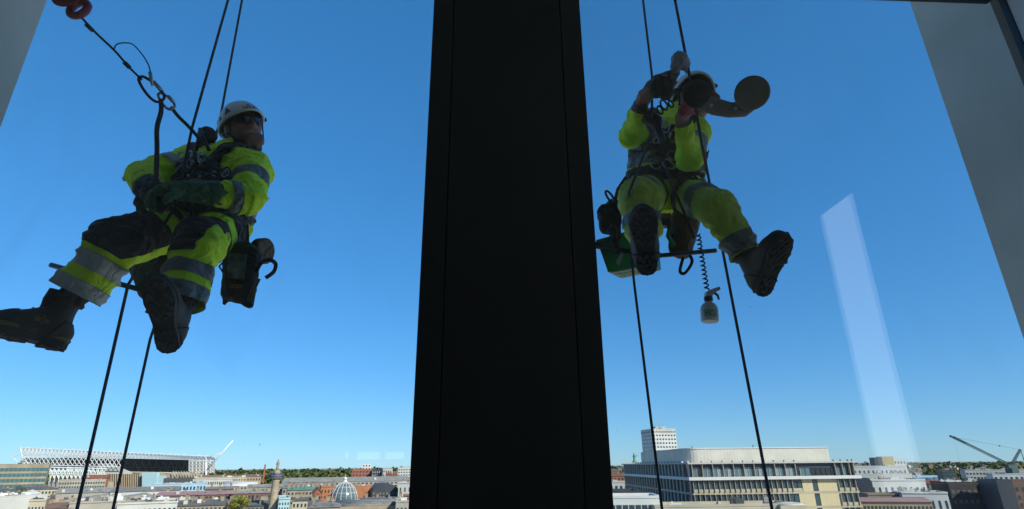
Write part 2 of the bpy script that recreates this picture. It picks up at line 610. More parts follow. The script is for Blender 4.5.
# far wood on the ridge: one mass of small leafy clumps
def foliage_mat(name, a, bb):
    m = mat(name, a, 0.85, var=0.5, vscale=0.15, col2=bb, spec=0.2)
    return m


M['leaf'] = foliage_mat('leaves', (0.06, 0.085, 0.022), (0.035, 0.055, 0.018))
M['leaf2'] = foliage_mat('leaves_autumn', (0.115, 0.10, 0.028), (0.07, 0.075, 0.02))
M['leaf3'] = foliage_mat('leaves_yellowing', (0.30, 0.27, 0.03), (0.12, 0.14, 0.03))
M['leaf4'] = foliage_mat('leaves_pale', (0.13, 0.15, 0.06), (0.09, 0.10, 0.05))
M['bark'] = mat('bark', (0.06, 0.045, 0.03), 0.9)


def clump(mb, c, r, n, rn, mi=0, leaf=0.35):
    """n leaf faces strewn through a lumpy ball"""
    for _ in range(n):
        d = Vector((rn.gauss(0, 1), rn.gauss(0, 1), rn.gauss(0, 1))).normalized()
        k = rn.uniform(0.55, 1.05)
        p = c + Vector((d.x * r.x, d.y * r.y, d.z * r.z)) * k
        s = leaf * rn.uniform(0.6, 1.3)
        nrm = (d + Vector((rn.uniform(-.6, .6), rn.uniform(-.6, .6), rn.uniform(-.3, .7)))).normalized()
        x, y, _z = frame(nrm)
        mb.add([p + x * s, p + y * s, p - x * s, p - y * s * 0.8], [(0, 1, 2, 3)], mi)


def far_wood(name, label, urange, yrange, n, size, cat='wood'):
    mb = MB()
    for _ in range(n):
        u = rnd.uniform(*urange)
        Y = rnd.uniform(*yrange)
        x = P(u, 468, Y).x
        z = hill_z(x, Y)
        s = size * rnd.choice((.55, .7, .85, 1.0, 1.15, 1.35)) * rnd.uniform(.85, 1.15)
        clump(mb, Vector((x, Y, z + s * 0.8)), Vector((s, s, s * 0.85)), 14, rnd, rnd.choice((0, 0, 0, 1, 2)), s * 0.42)
    o = mb.build(name, mats=[M['leaf'], M['leaf2'], M['leaf4']])
    return tag(o, label, cat, kind='stuff')


far_wood('far_wood', 'dark green wood along the horizon behind the column monument', (195, 420), (1250, 2400), 1500, 8.5)
far_wood('far_parkland', 'tree belt mixed with houses along the horizon on the right', (600, 1060), (1150, 2700), 1700, 8.0)
far_wood('far_trees', 'tree belt on the horizon behind the stadium', (-40, 215), (1400, 2400), 350, 8.0)

# far houses as one mass: tiny gabled blocks between the trees
hm = MB()
for _ in range(420):
    side = rnd.random()
    u = rnd.uniform(340, 415) if side < 0.3 else rnd.uniform(610, 1060) if side < 0.95 else rnd.uniform(200, 340)
    Y = rnd.uniform(1000, 2300)
    x = P(u, 468, Y).x
    z = hill_z(x, Y)
    w, d, hh = rnd.uniform(6, 22), rnd.uniform(6, 10), rnd.uniform(5, 11)
    mi = rnd.choice((0, 0, 1, 2))
    hm.box((x - w / 2, Y - d / 2, z - 2), (x + w / 2, Y + d / 2, z + hh), mi)
    hm.prism([Vector((x - w / 2 - .3, Y - d / 2 - .3, z + hh)), Vector((x - w / 2 - .3, Y + d / 2 + .3, z + hh)), Vector((x - w / 2 - .3, Y, z + hh + d * 0.42))], (1, 0, 0), w + .6, rnd.choice((3, 3, 4)))
M['fh_white'] = mat('far_render', (0.55, 0.54, 0.5), 0.8)
M['fh_brick'] = mat('far_brick', (0.27, 0.12, 0.075), 0.85)
M['fh_stone'] = mat('far_stone', (0.36, 0.31, 0.24), 0.85)
M['fh_slate'] = mat('far_slate', (0.10, 0.105, 0.115), 0.7)
M['fh_tile'] = mat('far_tile', (0.2, 0.09, 0.06), 0.8)
o = hm.build('far_houses', mats=[M['fh_white'], M['fh_brick'], M['fh_stone'], M['fh_slate'], M['fh_tile']])
tag(o, 'scatter of tiny houses among the trees near the horizon', 'houses', kind='stuff')

# ================================================================== the city
def stone(name, col, var=0.3, vs=0.12):
    return mat(name, col, 0.85, var=var, vscale=vs, bump=0.15, bscale=2.0)


CM = {
    'cream': stone('cream_stone', (0.47, 0.40, 0.28)),
    'tan': stone('tan_stone', (0.40, 0.30, 0.19)),
    'sand': stone('sandstone', (0.36, 0.29, 0.20), 0.45),
    'soot': stone('sooty_stone', (0.20, 0.17, 0.13), 0.5),
    'grey': stone('grey_render', (0.37, 0.33, 0.27)),
    'pale': stone('pale_render', (0.50, 0.48, 0.43), 0.2),
    'white': stone('white_render', (0.62, 0.61, 0.57), 0.15),
    'brick': stone('red_brick', (0.33, 0.11, 0.06), 0.35, 0.4),
    'orange': stone('orange_brick', (0.42, 0.17, 0.075), 0.3, 0.4),
    'brown': stone('brown_brick', (0.20, 0.115, 0.08), 0.4, 0.4),
    'darkbrick': stone('dark_brick', (0.055, 0.045, 0.05), 0.4, 0.4),
    'slate': mat('slate_roof', (0.13, 0.115, 0.10), 0.65, var=0.35, vscale=0.25, bump=0.3, bscale=3),
    'zinc': mat('zinc_roof', (0.34, 0.305, 0.25), 0.6, var=0.5, vscale=0.45, bump=0.1, bscale=2),
    'lead': mat('lead_roof', (0.25, 0.22, 0.18), 0.6, var=0.5, vscale=0.45, bump=0.1, bscale=2),
    'whiteroof': mat('white_membrane', (0.62, 0.60, 0.56), 0.6, var=0.12, vscale=0.1),
    'tile': mat('clay_tile', (0.24, 0.085, 0.05), 0.8, var=0.35, vscale=0.4, bump=0.3, bscale=3),
    'pink': mat('faded_red_roof', (0.33, 0.19, 0.18), 0.7, var=0.3, vscale=0.2),
    'dark': mat('dark_cladding', (0.05, 0.055, 0.065), 0.5, var=0.3, vscale=0.2),
    'glass': mat('office_glass', (0.03, 0.05, 0.06), 0.08, spec=0.8),
    'teal': mat('teal_glass', (0.05, 0.12, 0.125), 0.12, spec=0.8, var=0.2, vscale=0.1),
    'paleteal': mat('pale_teal_panel', (0.36, 0.52, 0.53), 0.35, var=0.1, vscale=0.1),
    'blue': mat('pale_blue_panel', (0.32, 0.48, 0.6), 0.5, var=0.2, vscale=0.2),
    'steelwhite': mat('white_steel', (0.66, 0.65, 0.62), 0.45),
    'copper': mat('green_copper', (0.10, 0.26, 0.20), 0.6, var=0.3, vscale=0.5),
    'yellow': stone('yellow_panel', (0.55, 0.43, 0.17)),
    'fin': mat('bronze_fin', (0.26, 0.22, 0.16), 0.5, 0.2, var=0.2, vscale=0.3),
    'cranegreen': mat('crane_paint', (0.05, 0.085, 0.075), 0.5),
}


def windows(parent, W, z0, z1, rows, cols, m, wf=0.55, hf=0.55, x0=None, x1=None, individual=False, y=0.0, name='window'):
    """window openings on the local front face: pane set back in a proud surround"""
    x0 = -W / 2 if x0 is None else x0
    x1 = W / 2 if x1 is None else x1
    cw, rh = (x1 - x0) / cols, (z1 - z0) / rows
    ww, wh = cw * wf, rh * hf
    if individual:
        mb = MB().box((-ww / 2, -0.05, -wh / 2), (ww / 2, 0.2, wh / 2))
        me = mb.mesh('window')
        me.materials.append(m)
        fm = MB()
        t = min(0.16, ww * .12)
        for (a, bb, c, d) in ((-ww / 2 - t, -ww / 2, -wh / 2 - t, wh / 2 + t), (ww / 2, ww / 2 + t, -wh / 2 - t, wh / 2 + t), (-ww / 2, ww / 2, wh / 2, wh / 2 + t), (-ww / 2, ww / 2, -wh / 2 - t, -wh / 2)):
            fm.box((a, -0.16, c), (bb, 0.2, d))
        for r in range(rows):
            for c in range(cols):
                piece(name, me, parent, (x0 + (c + .5) * cw, y, z0 + (r + .5) * rh))
        return
    mb = MB()
    for r in range(rows):
        for c in range(cols):
            cx, cz = x0 + (c + .5) * cw, z0 + (r + .5) * rh
            mb.box((cx - ww / 2, y - 0.06, cz - wh / 2), (cx + ww / 2, y + 0.2, cz + wh / 2))
    o = mb.build('window_rows', m, parent, world=False)
    o['kind'] = 'stuff'


def bld(name, label, cat, u0, u1, vt, vb, Y, wall, roof='flat', rm='slate', rv=0.0, depth=18.0, rz=0.0, win=None, wm='glass', chim=0, cm='sand', units=0, wf=0.5, hf=0.5, group=None, ind=False, seed=None, parapet=True, zb=None):
    """a building: u0..u1 wide in the picture at distance Y, roofline at vt, roof taking rv pixels"""
    rn = random.Random(seed if seed is not None else int(u0 * 7 + vt * 13 + Y))
    um = (u0 + u1) / 2
    a, c = P(u0, vt, Y), P(u1, vt, Y)
    if um < 500:                           # these streets face us
        bear = math.atan2(-(a.x + c.x) / 2, Y)
        rz += bear * .9 + rn.uniform(-.08, .08)
        W = (c.x - a.x) * math.cos(bear)
    elif um > 840 or (um < 665 and Y < 500):
        bear = math.atan2(-(a.x + c.x) / 2, Y)
        rz += bear * .55
        W = (c.x - a.x) * math.cos(bear) / math.cos(bear * .45)
        depth = min(depth, 12.0)
    else:
        W = (c.x - a.x) / max(0.5, math.cos(rz))
    zt = P(um, vt, Y).z
    zw = P(um, vt + rv, Y).z
    zlow = max(0.5, P(um, vb, Y).z)
    t = empty(name, ((a.x + c.x) / 2, Y, 0), rz, label, cat, group)
    D = depth
    MB().box((-W / 2, 0, 0), (W / 2, D, zw)).build('wall', CM[wall], t, world=False)
    ov = 0.35
    if roof == 'flat':
        mb = MB().box((-W / 2 - .003, -.003, zw + .002), (W / 2 + .003, D + .003, zw + 0.25))
        r = mb.build('roof', CM[rm], t, world=False)
        if parapet:
            pb_ = MB()
            for (p, q) in (((-W / 2 - .1, -.1), (W / 2 + .1, .25)), ((-W / 2 - .1, D - .25), (W / 2 + .1, D + .1)), ((-W / 2 - .1, .25), (-W / 2 + .25, D - .25)), ((W / 2 - .25, .25), (W / 2 + .1, D - .25))):
                pb_.box((p[0], p[1], zw + .255), (q[0], q[1], zw + 0.75))
            pb_.build('parapet', CM[wall], t, world=False)
    elif roof in ('gable', 'hip'):
        hgt = zt - zw
        ix = 0 if roof == 'gable' else min(W * .3, D * .4)
        pts = [(-W / 2 - ov, -ov, zw), (W / 2 + ov, -ov, zw), (W / 2 + ov, D + ov, zw), (-W / 2 - ov, D + ov, zw), (-W / 2 - ov + ix, D / 2, zt), (W / 2 + ov - ix, D / 2, zt)]
        mb = MB().add([(x, y, z + .01) for x, y, z in pts], [(0, 1, 5, 4), (2, 3, 4, 5), (1, 2, 5), (3, 0, 4), (3, 2, 1, 0)])
        r = mb.build('roof', CM[rm], t, world=False)
        MB().box((-W / 2 + ix, D / 2 - .15, zt - .08), (W / 2 - ix, D / 2 + .15, zt + .12)).build('ridge', CM['lead'], r, world=False)
    elif roof == 'gablefront':
        pts = [Vector((-W / 2 - ov, -ov, zw + .01)), Vector((W / 2 + ov, -ov, zw + .01)), Vector((0, -ov, zt))]
        MB().prism([Vector((-W / 2, 0, zw)), Vector((W / 2, 0, zw)), Vector((0, 0, zt - .3))], (0, 1, 0), D).build('gable_wall', CM[wall], t, world=False)
        mb = MB()
        for s in (-1, 1):
            e0, e1 = Vector((s * (W / 2 + ov), -ov, zw - .1)), Vector((0, -ov, zt))
            q = [e0, e1, e1 + Vector((0, 0, .3)), e0 + Vector((s * .1, 0, .3))]
            mb.prism(q, (0, 1, 0), D + 2 * ov)
        r = mb.build('roof', CM[rm], t, world=False)
    elif roof == 'barrel':
        n = 10
        pts = []
        for i in range(n + 1):
            a_ = math.pi * i / n
            pts.append(Vector((-W / 2 * math.cos(a_), 0, zw + (zt - zw) * math.sin(a_) + .01)))
        mb = MB().prism(pts, (0, 1, 0), D, smooth=True)
        r = mb.build('roof', CM[rm], t, world=False)
    elif roof == 'barrelx':
        n = 8
        pts = []
        for i in range(n + 1):
            a_ = math.pi * i / n
            pts.append(Vector((-W / 2, D / 2 - D / 2 * math.cos(a_), zw + (zt - zw) * math.sin(a_) + .01)))
        mb = MB().prism(pts, (1, 0, 0), W, smooth=True)
        r = mb.build('roof', CM[rm], t, world=False)
    elif roof == 'saw':
        n = max(2, int(W / 14))
        mb = MB()
        w = W / n
        for i in range(n):
            x = -W / 2 + i * w
            mb.prism([Vector((x, 0, zw + .01)), Vector((x + w - .02, 0, zw + .01)), Vector((x + w * .75, 0, zt))], (0, 1, 0), D)
        r = mb.build('roof', CM[rm], t, world=False)
    elif roof == 'mono':
        mb = MB().prism([Vector((-W / 2 - ov, -ov, zw + .01)), Vector((-W / 2 - ov, D, zw + .01)), Vector((-W / 2 - ov, D, zt))], (1, 0, 0), W + 2 * ov)
        r = mb.build('roof', CM[rm], t, world=False)
    if roof in ('gable', 'hip') and W > 7 and zt - zw > 1:
        nd = min(9, int(W / 4.5))
        for i in range(nd):
            if rn.random() < .55:
                x = -W / 2 + W * (i + .5) / nd + rn.uniform(-.4, .4)
                t_s = rn.uniform(.25, .5)
                yy, zz = -ov + (D / 2 + ov) * t_s, zw + (zt - zw) * t_s
                if rn.random() < .5:
                    MB().box((x - .6, yy - .3, zz - .2), (x + .6, yy + 1.4, zz + 1.1)).build('dormer', CM[rn.choice(('white', 'pale', 'lead'))], r, world=False)
                else:
                    MB().box((x - .5, yy - .25, zz - .1), (x + .5, yy + .5, zz + .3)).build('skylight', CM['teal'], r, world=False)
    if win:
        rows, cols = win
        windows(t, W, zlow, zw - (zw - zlow) * .08, rows, cols, CM[wm], wf, hf, individual=ind)
    for i in range(chim):
        x = -W / 2 + W * (i + rn.uniform(.2, .8)) / chim
        yy = D / 2 + rn.uniform(-.15, .15) * D
        zc = zt if roof in ('gable', 'hip') else zw
        s_ = rn.uniform(.3, .6)
        hh = rn.uniform(.7, 1.5)
        mb = MB().box((x - s_, yy - .45, zc - 1.2), (x + s_, yy + .45, zc + hh))
        mb.box((x - s_ - .1, yy - .55, zc + hh + .001), (x + s_ + .1, yy + .55, zc + hh + .2))
        ch = mb.build('chimney', CM[cm], r, world=False)
        pm = MB()
        for k in (-.5, 0, .5):
            pm.lathe([(.13, zc + hh + .2), (.1, zc + hh + .75)], 6, Matrix.Translation((x + k * s_, yy, 0)))
        pm.build('chimney_pot', CM['tile'], t, world=False)
    for i in range(int(units * 1.8)):
        x = rn.uniform(-W / 2 + 1.5, W / 2 - 1.5) if W > 4 else 0
        yy = rn.uniform(1, max(1.5, D - 3))
        s_, d_, hh = rn.uniform(.3, 1.7), rn.uniform(.5, 1.6), rn.uniform(.4, 1.5)
        mb = MB().box((x - s_, yy, zw + .2), (x + s_, yy + d_, zw + .25 + hh))
        if rn.random() < .5:
            mb.box((x - s_ * .6, yy + .1, zw + .25 + hh), (x - s_ * .2, yy + d_ * .6, zw + .6 + hh))
        mb.build('roof_unit', CM[rn.choice(('zinc', 'lead', 'pale', 'white', 'dark'))], t, world=False)
    t['_'] = 0
    del t['_']
    return t, W, zw, D


# ---------------------------------------------------------------- main office building on the right
Y0 = 150.0
ca = P(690, 466, Y0)               # front corner
cb = P(852, 463, Y0 * 1.0)
ang = math.atan2(cb.y - ca.y, cb.x - ca.x)
mo = empty('office_block', (ca.x, Y0, 0), 0.0, 'large modern office block with pale fins, white ledges and a white attic storey', 'building')
FW = cb.x - ca.x                   # front width
z_attic_t, z_attic_b = P(760, 448, Y0).z, P(760, 459.5, Y0).z
z_top = P(760, 461, Y0).z
z_l1 = P(760, 479.5, Y0).z         # first white ledge
z_l2 = P(760, 494, Y0).z
z_l3 = P(760, 507, Y0).z
fl = z_l1 - z_l2
LD = 78.0                         # the left face runs back this far and slightly left
lx = P(624, 467, Y0 + LD).x - ca.x
nL = Vector((-LD, lx, 0)).normalized()
out = [Vector((0, 0, 0)), Vector((FW, 0, 0)), Vector((FW + 1.5, LD, 0)), Vector((lx, LD, 0))]
MB().prism(out, (0, 0, 1), z_top - 0.6).build('wall', CM['glass'], mo, world=False)
# attic with a rounded front corner
ar = P(827, 455, Y0 + 5).x - ca.x
al = 5.0
q = []
cr = 9.0
e1 = Vector((lx, LD, 0)).normalized()
st = Vector((0.6, 4.0, 0))
p0 = st + e1 * 4
p2 = st + Vector((4, 0, 0))
for i in range(9):
    k = i / 8
    q.append(p0 * (1 - k) ** 2 + st * 2 * k * (1 - k) + p2 * k * k)
q += [Vector((ar, 4, 0)), Vector((ar, LD - 4, 0)), st + e1 * (LD - 30)]
q = [Vector((p.x, p.y, z_top - .6)) for p in q]
att = MB().prism(q, (0, 0, 1), z_attic_t - z_top + .6, smooth=False)
M['attic'] = mat('ribbed_white_cladding', (0.60, 0.555, 0.47), 0.6, var=0.15, vscale=0.3)
nt = M['attic'].node_tree
w = nt.nodes.new('ShaderNodeTexWave')
tc = nt.nodes.new('ShaderNodeTexCoord')
w.inputs['Scale'].default_value = 0.35
nt.links.new(tc.outputs['Object'], w.inputs['Vector'])
bp = nt.nodes.new('ShaderNodeBump')
bp.inputs['Strength'].default_value = 0.12
bp.inputs['Distance'].default_value = 0.1
nt.links.new(w.outputs['Fac'], bp.inputs['Height'])
nt.links.new(bp.outputs['Normal'], nt.nodes['Principled BSDF'].inputs['Normal'])
att.build('attic', M['attic'], mo, world=False)
rim = [Vector((p.x * 1.0 + (0 if p.x > 1 else -.2), p.y - .15, z_attic_t + .002)) for p in q]
MB().prism(rim, (0, 0, 1), .25).build('roof', CM['whiteroof'], mo, world=False)
for (ux, yy) in ((.3, 30), (.72, 24), (.9, 50)):
    MB().box((ar * ux, yy, z_attic_t + .25), (ar * ux + .25, yy + .25, z_attic_t + 1.5)).build('vent_pipe', CM['lead'], mo, world=False)
# ledges that run round both faces
def ledge(z, hgt, proud, m):
    n1 = nL * proud
    pts = [Vector((-proud * .9, -proud, z)), Vector((FW + proud, -proud, z)), Vector((FW + proud, 3, z)), Vector((3, 3, z)), Vector((lx + 3, LD, z)), Vector((lx, LD, z)) + n1]
    MB().prism(pts, (0, 0, 1), hgt).build('ledge', m, mo, world=False)


ledge(z_l1, .75, 1.1, CM['whiteroof'])
ledge(z_top - .6, .35, .9, CM['pale'])
for k in range(1, 8):
    ledge(z_l1 - fl * k, .5, .25, CM['cream'])
    MB().box((.02, -.30, z_l1 - fl * k + .502), (FW * .66, -.24, z_l1 - fl * k + 1.25)).build('spandrel', CM['cream'], mo, world=False)
    MB().box((FW * .88, -.30, z_l1 - fl * k + .502), (FW - .02, -.24, z_l1 - fl * k + 1.25)).build('spandrel', CM['cream'], mo, world=False)
# top storey: dark strip put in as the shade under the eave, then glazing
tz0, tz1 = z_l1 + .75, z_top - .6
hT = tz1 - tz0
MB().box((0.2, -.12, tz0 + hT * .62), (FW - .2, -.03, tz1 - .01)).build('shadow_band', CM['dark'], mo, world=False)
pw = 1.35
npan = int((FW - 1) / pw)
pme = MB().box((-pw * .44, -.2, 0), (pw * .44, -.02, hT * .56)).mesh('pane')
pme.materials.append(mat('storey_glass', (0.10, 0.17, 0.19), 0.06, spec=0.9, var=0.3, vscale=0.5))
pme3 = MB().box((-pw * .44, -.2, 0), (pw * .44, -.02, hT * .56)).mesh('pane')
pme3.materials.append(mat('storey_glass_blind', (0.25, 0.30, 0.30), 0.15, spec=0.9, var=0.3, vscale=0.5))
pme2 = MB().box((-pw * .44, -.2, 0), (pw * .44, -.02, hT * .56)).mesh('pane')
pme2.materials.append(mat('storey_glass_dark', (0.015, 0.018, 0.022), 0.06, spec=0.9))
for i in range(npan):
    x = .8 + i * pw
    f = x / FW
    dark = .625 < f < .68 or .715 < f < .9
    piece('pane', pme2 if dark or rnd.random() < .12 else (pme3 if rnd.random() < .35 else pme), mo, (x, 0, tz0 + hT * .03))
# storeys below: glass panes and cream panels
sh = fl - .5
bme = MB().box((-pw * .42, -.16, 0), (pw * .42, -.02, sh * .8)).mesh('pane')
bme.materials.append(mat('lower_glass', (0.045, 0.085, 0.10), 0.06, spec=0.9, var=0.4, vscale=0.4))
cme = MB().box((-pw * .495, -.22, 0), (pw * .495, -.02, fl - .06)).mesh('panel')
cme.materials.append(stone('cream_panel', (0.60, 0.49, 0.29), 0.15, 0.2))
for k in range(1, 8):
    zz = z_l1 - fl * k + .5
    for i in range(npan):
        x = .8 + i * pw
        f = x / FW
        lim = .665 - .03 * (k - 1)
        glass = f < lim or .735 < f < .765 or f > .88
        if glass:
            piece('pane', bme, mo, (x, 0, zz + .05))
        else:
            piece('panel', cme, mo, (x, 0, zz - .47))
# fins: in front of the top storey, then between the lower panes
fz = tz1 + .8 - tz0
fin_pale = mat('fin_bronze_pale', (0.42, 0.36, 0.27), 0.5, 0.1, var=.2, vscale=.3)
fme = MB().box((-.065, -.75, 0), (.065, -.12, fz)).mesh('fin'); fme.materials.append(fin_pale)
fme2 = MB().box((-.06, -.55, 0), (.06, -.16, fl - .52)).mesh('fin'); fme2.materials.append(fin_pale)
i = 0
mul = MB().box((-.05, -.34, 0), (.05, -.2, hT * .6)).mesh('mullion'); mul.materials.append(CM['pale'])
for i_ in range(npan):
    if i_ * pw < FW * .64:
        piece('mullion', mul, mo, (.8 + (i_ + .5) * pw, 0, tz0 + .01))
while i * 2.7 < FW * .64:
    piece('fin', fme, mo, (.2 + i * 2.7, 0, tz0)); i += 1
for x in [FW * .88 + k * 1.9 for k in range(6)] + [FW - .2]:
    if x < FW:
        piece('fin', fme, mo, (x, 0, tz0))
for k in range(1, 8):
    i = 0
    while i * pw < FW * .62 - (k - 1) * pw:
        if k < 5:
            piece('fin', fme2, mo, (.15 + i * pw, 0, z_l1 - fl * k + .505)); i += 1
        else:
            break
    for x in [FW * .885 + j * 1.5 for j in range(7)]:
        if x < FW and k < 5:
            piece('fin', fme2, mo, (x, 0, z_l1 - fl * k + .505))
# left face: closely set fins over dark glass
fmL = MB().box((-.2, -.5, 0), (.2, -.05, fz)).mesh('fin'); fmL.materials.append(mat('pale_fin', (0.55, 0.50, 0.42), 0.5, var=.2, vscale=.3))
fmL2 = MB().box((-.18, -.45, 0), (.18, -.05, fl - .52)).mesh('fin'); fmL2.materials.append(fmL.materials[0])
rotL = math.atan2(-nL.x, nL.y) + math.pi
Lf = Vector((lx, LD, 0)).length
n = 24
for i in range(n):
    s = (.4 + (i + .5) / n * (Lf - .8)) if i else .5
    p = e1 * s
    piece('fin', fmL, mo, (p.x, p.y, tz0), (0, 0, rotL))
    for k in range(1, 5):
        piece('fin', fmL2, mo, (p.x, p.y, z_l1 - fl * k + .505), (0, 0, rotL))

# ---------------------------------------------------------------- tower block behind it
tb, W, zw, D = bld('tower_block', 'white tower block with rows of small windows rising behind the office block', 'tower block', 651.5, 676, 429.5, 466, 520, 'white', depth=24, rz=R(9), units=5, parapet=True, rm='lead')
for k in range(12):
    zz = zw - 3.3 * (k + 1)
    if zz < EYE - 5:
        break
    for c in range(8):
        me = bpy.data.meshes.get('tb_win') or MB().box((-.75, -.08, 0), (.75, .2, 1.35)).mesh('tb_win')
        if not me.materials:
            me.materials.append(CM['glass'])
        piece('window', me, tb, (-W / 2 + W * (c + .5) / 8, 0, zz + .9))
    for c in range(7):
        piece('window', bpy.data.meshes['tb_win'], tb, (-W / 2, D * (c + .5) / 7, zz + .9), (0, 0, -math.pi / 2))
MB().box((-W / 2 - .15, -.2, zw - 2.6), (W / 2 + .15, D + .2, zw - 1.6)).build('cornice', CM['grey'], tb, world=False)
MB().box((-W * .2, D * .3, zw + .2), (W * .25, D * .7, zw + 3)).build('plant_room', CM['pale'], tb, world=False)
for dx in (-.1, .05, .2):
    MB().tube([(W * dx, D * .5, zw + 3), (W * dx, D * .5, zw + 6 + 4 * dx)], .12, 5).build('aerial', CM['lead'], tb, world=False)

# copper figure on a lantern
cf = empty('copper_statue', P(635.5, 466, 330) * 1, 0, 'small green copper figure on a pale plinth beside the office block', 'statue')
B = P(635.5, 466, 330)
s = 330 / FPX
MB().box((B.x - 4 * s * .5, 330, 0), (B.x + 4 * s * .5, 333, B.z + 3 * s)).build('plinth', CM['pale'], cf)
mb = MB()
mb.lathe([(2.2 * s, 3 * s), (2.4 * s, 3.5 * s), (1.3 * s, 5 * s), (1.0 * s, 8 * s), (1.3 * s, 9.5 * s), (.5 * s, 10.5 * s), (.6 * s, 11.3 * s), (.01, 12.2 * s)], 10, Matrix.Translation((B.x, 331, B.z)))
mb.tube([(B.x, 331, B.z + 9.3 * s), (B.x + 2.2 * s, 331, B.z + 8.8 * s), (B.x + 3.4 * s, 331, B.z + 9.6 * s)], [.5 * s, .4 * s, .25 * s], 6)
mb.tube([(B.x, 331, B.z + 9.3 * s), (B.x - 1.6 * s, 331, B.z + 8 * s)], [.5 * s, .3 * s], 6)
mb.build('figure', CM['copper'], cf)

# ---------------------------------------------------------------- stadium
YS = 640.0
sp = lambda u, v, Y=YS: P(u, v, Y)
stad = empty('stadium', (sp(110, 480).x, YS, 0), 0, 'football stadium with a white lattice roof and dark open stands', 'stadium')
mm = YS / FPX                      # metres in one pixel
def bar(mb, a, c, r):
    mb.tube([a, c], r * mm, 5, cap=False)


# upper roof: space truss along the top, deep 5 px, with its lower chord and webs
tr = MB()
N = 52
def top_v(u): return 447.6 + (u - 20) / 192.0 * 9.0
for layer, dy in ((0, 0.0), (1, 22.0)):
    prev = None
    for i in range(N + 1):
        u = 20 + i / N * 194
        dp = 7.5 - i / N * 4.2
        a = sp(u, top_v(u) + layer * .8, YS + dy)
        c = sp(u + 1.9, top_v(u) + dp, YS + dy + 3)
        if prev:
            bar(tr, prev[0], a, .34); bar(tr, prev[1], c, .34)
            bar(tr, prev[0], c, .24); bar(tr, prev[1], a, .24)
        bar(tr, a, c, .24)
        if layer == 1 and i % 2 == 0:
            f0 = sp(u, top_v(u), YS)
            bar(tr, f0, a, .26)
        if i % 2 == 0 and layer == 0:
            bar(tr, a, a + Vector((0, 0, 1.5 * mm)), .22)
        prev = (a, c)
tr.build('roof_truss', CM['steelwhite'], stad)
# roof sheeting
pts = [sp(24, 455, YS + 12), sp(212, 460, YS + 12), sp(212, 459, YS + 42), sp(24, 452.5, YS + 42)]
MB().add(pts + [p + Vector((0, 0, .6)) for p in pts], [(3, 2, 1, 0), (4, 5, 6, 7), (0, 1, 5, 4), (1, 2, 6, 5), (2, 3, 7, 6), (3, 0, 4, 7)]).build('roof_sheet', CM['whiteroof'], stad)
# end frame on the left
ef = MB()
for a, c in (((20, 448), (12, 457)), ((12, 457), (18, 462)), ((20, 448), (24, 463)), ((12, 457), (26, 452)), ((18, 462), (26, 452))):
    bar(ef, sp(*a), sp(*c), .3)
ef.build('end_frame', CM['steelwhite'], stad)
# second truss in front, lower
t2 = MB()
for i in range(22):
    u = 24 + i * 4.4
    for s_ in (1, -1):
        bar(t2, sp(u, 461 - 3.6 * s_ + i * .07, YS - 8), sp(u + 4.4, 461 + 3.6 * s_ + i * .07, YS - 8), .26)
bar(t2, sp(20, 464.5, YS - 8), sp(122, 467, YS - 8), .4)
bar(t2, sp(22, 456.5, YS - 8), sp(122, 459, YS - 8), .3)
t2.build('stand_truss', CM['steelwhite'], stad)
t3 = MB()
for i in range(13):
    u = 50 + i * 4.3
    bar(t3, sp(u, 468, YS - 16), sp(u + 4.3, 479, YS - 16), .34)
    bar(t3, sp(u + 4.3, 468, YS - 16), sp(u, 479, YS - 16), .34)
    bar(t3, sp(u, 467, YS - 16), sp(u, 482, YS - 16), .28)
bar(t3, sp(48, 467.3, YS - 16), sp(107, 468.8, YS - 16), .6)
bar(t3, sp(48, 473.5, YS - 16), sp(107, 474.5, YS - 16), .4)
t3.build('stand_frame', CM['steelwhite'], stad)
def slab(name, uv, Y, d, m, par):
    pts = [sp(u, v, Y) for u, v in uv]
    mb = MB().prism(pts[::-1], (0, 1, 0), d)
    return mb.build(name, m, par)


slab('seating_stand', [(64, 466), (64, 457), (190, 460), (190, 474), (120, 474)], YS + 44, 12, mat('dark_seats', (0.13, 0.135, 0.14), 0.8, var=0.6, vscale=.35, col2=(0.04, 0.045, 0.055)), stad)
t6 = MB()
for i in range(17):
    u = 70 + i * 7.2
    bar(t6, sp(u, 459.6 + i * .12, YS + 43), sp(u + 3.8, 472, YS + 43), .2)
    bar(t6, sp(u + 7.2, 459.6 + i * .12, YS + 43), sp(u + 3.8, 472, YS + 43), .2)
t6.build('stand_bracing', CM['grey'], stad)
for v0 in (466.5, 469.2, 471.6):
    slab('seat_tier', [(100, v0 + .7), (100, v0), (189, v0 + .9), (189, v0 + 1.6)], YS + 42, 1.5, CM['lead'], stad)
slab('seating_stand', [(22, 470), (22, 458), (64, 458), (64, 470)], YS + 30, 6, CM['grey'], stad)
slab('end_wall', [(97, 474), (100, 464), (108, 463), (132, 473), (132, 474)], YS - 4, 3, CM['pale'], stad)
slab('end_wall', [(19, 463), (22, 459.5), (30, 463), (34, 466), (19, 466)], YS - 4, 2, CM['pale'], stad)
slab('concourse', [(48, 492), (48, 480), (108, 482), (108, 492)], YS - 12, 8, CM['grey'], stad)
slab('front_wall', [(105, 495), (105, 471), (200, 474), (200, 495)], YS - 3, 20, CM['tan'], stad)
slab('glazed_front', [(105, 489), (105, 472.5), (140, 473.5), (140, 489)], YS - 3.6, .5, CM['dark'], stad)
fm = MB()
for i in range(16):
    u = 106 + i * 2.2
    fm.prism([sp(u + k, v, YS - 4.4) for k, v in ((0, 489), (.9, 489), (.9, 474), (0, 474))], (0, 1, 0), .7)
fm.build('facade_fins', CM['tan'], stad)['kind'] = 'stuff'
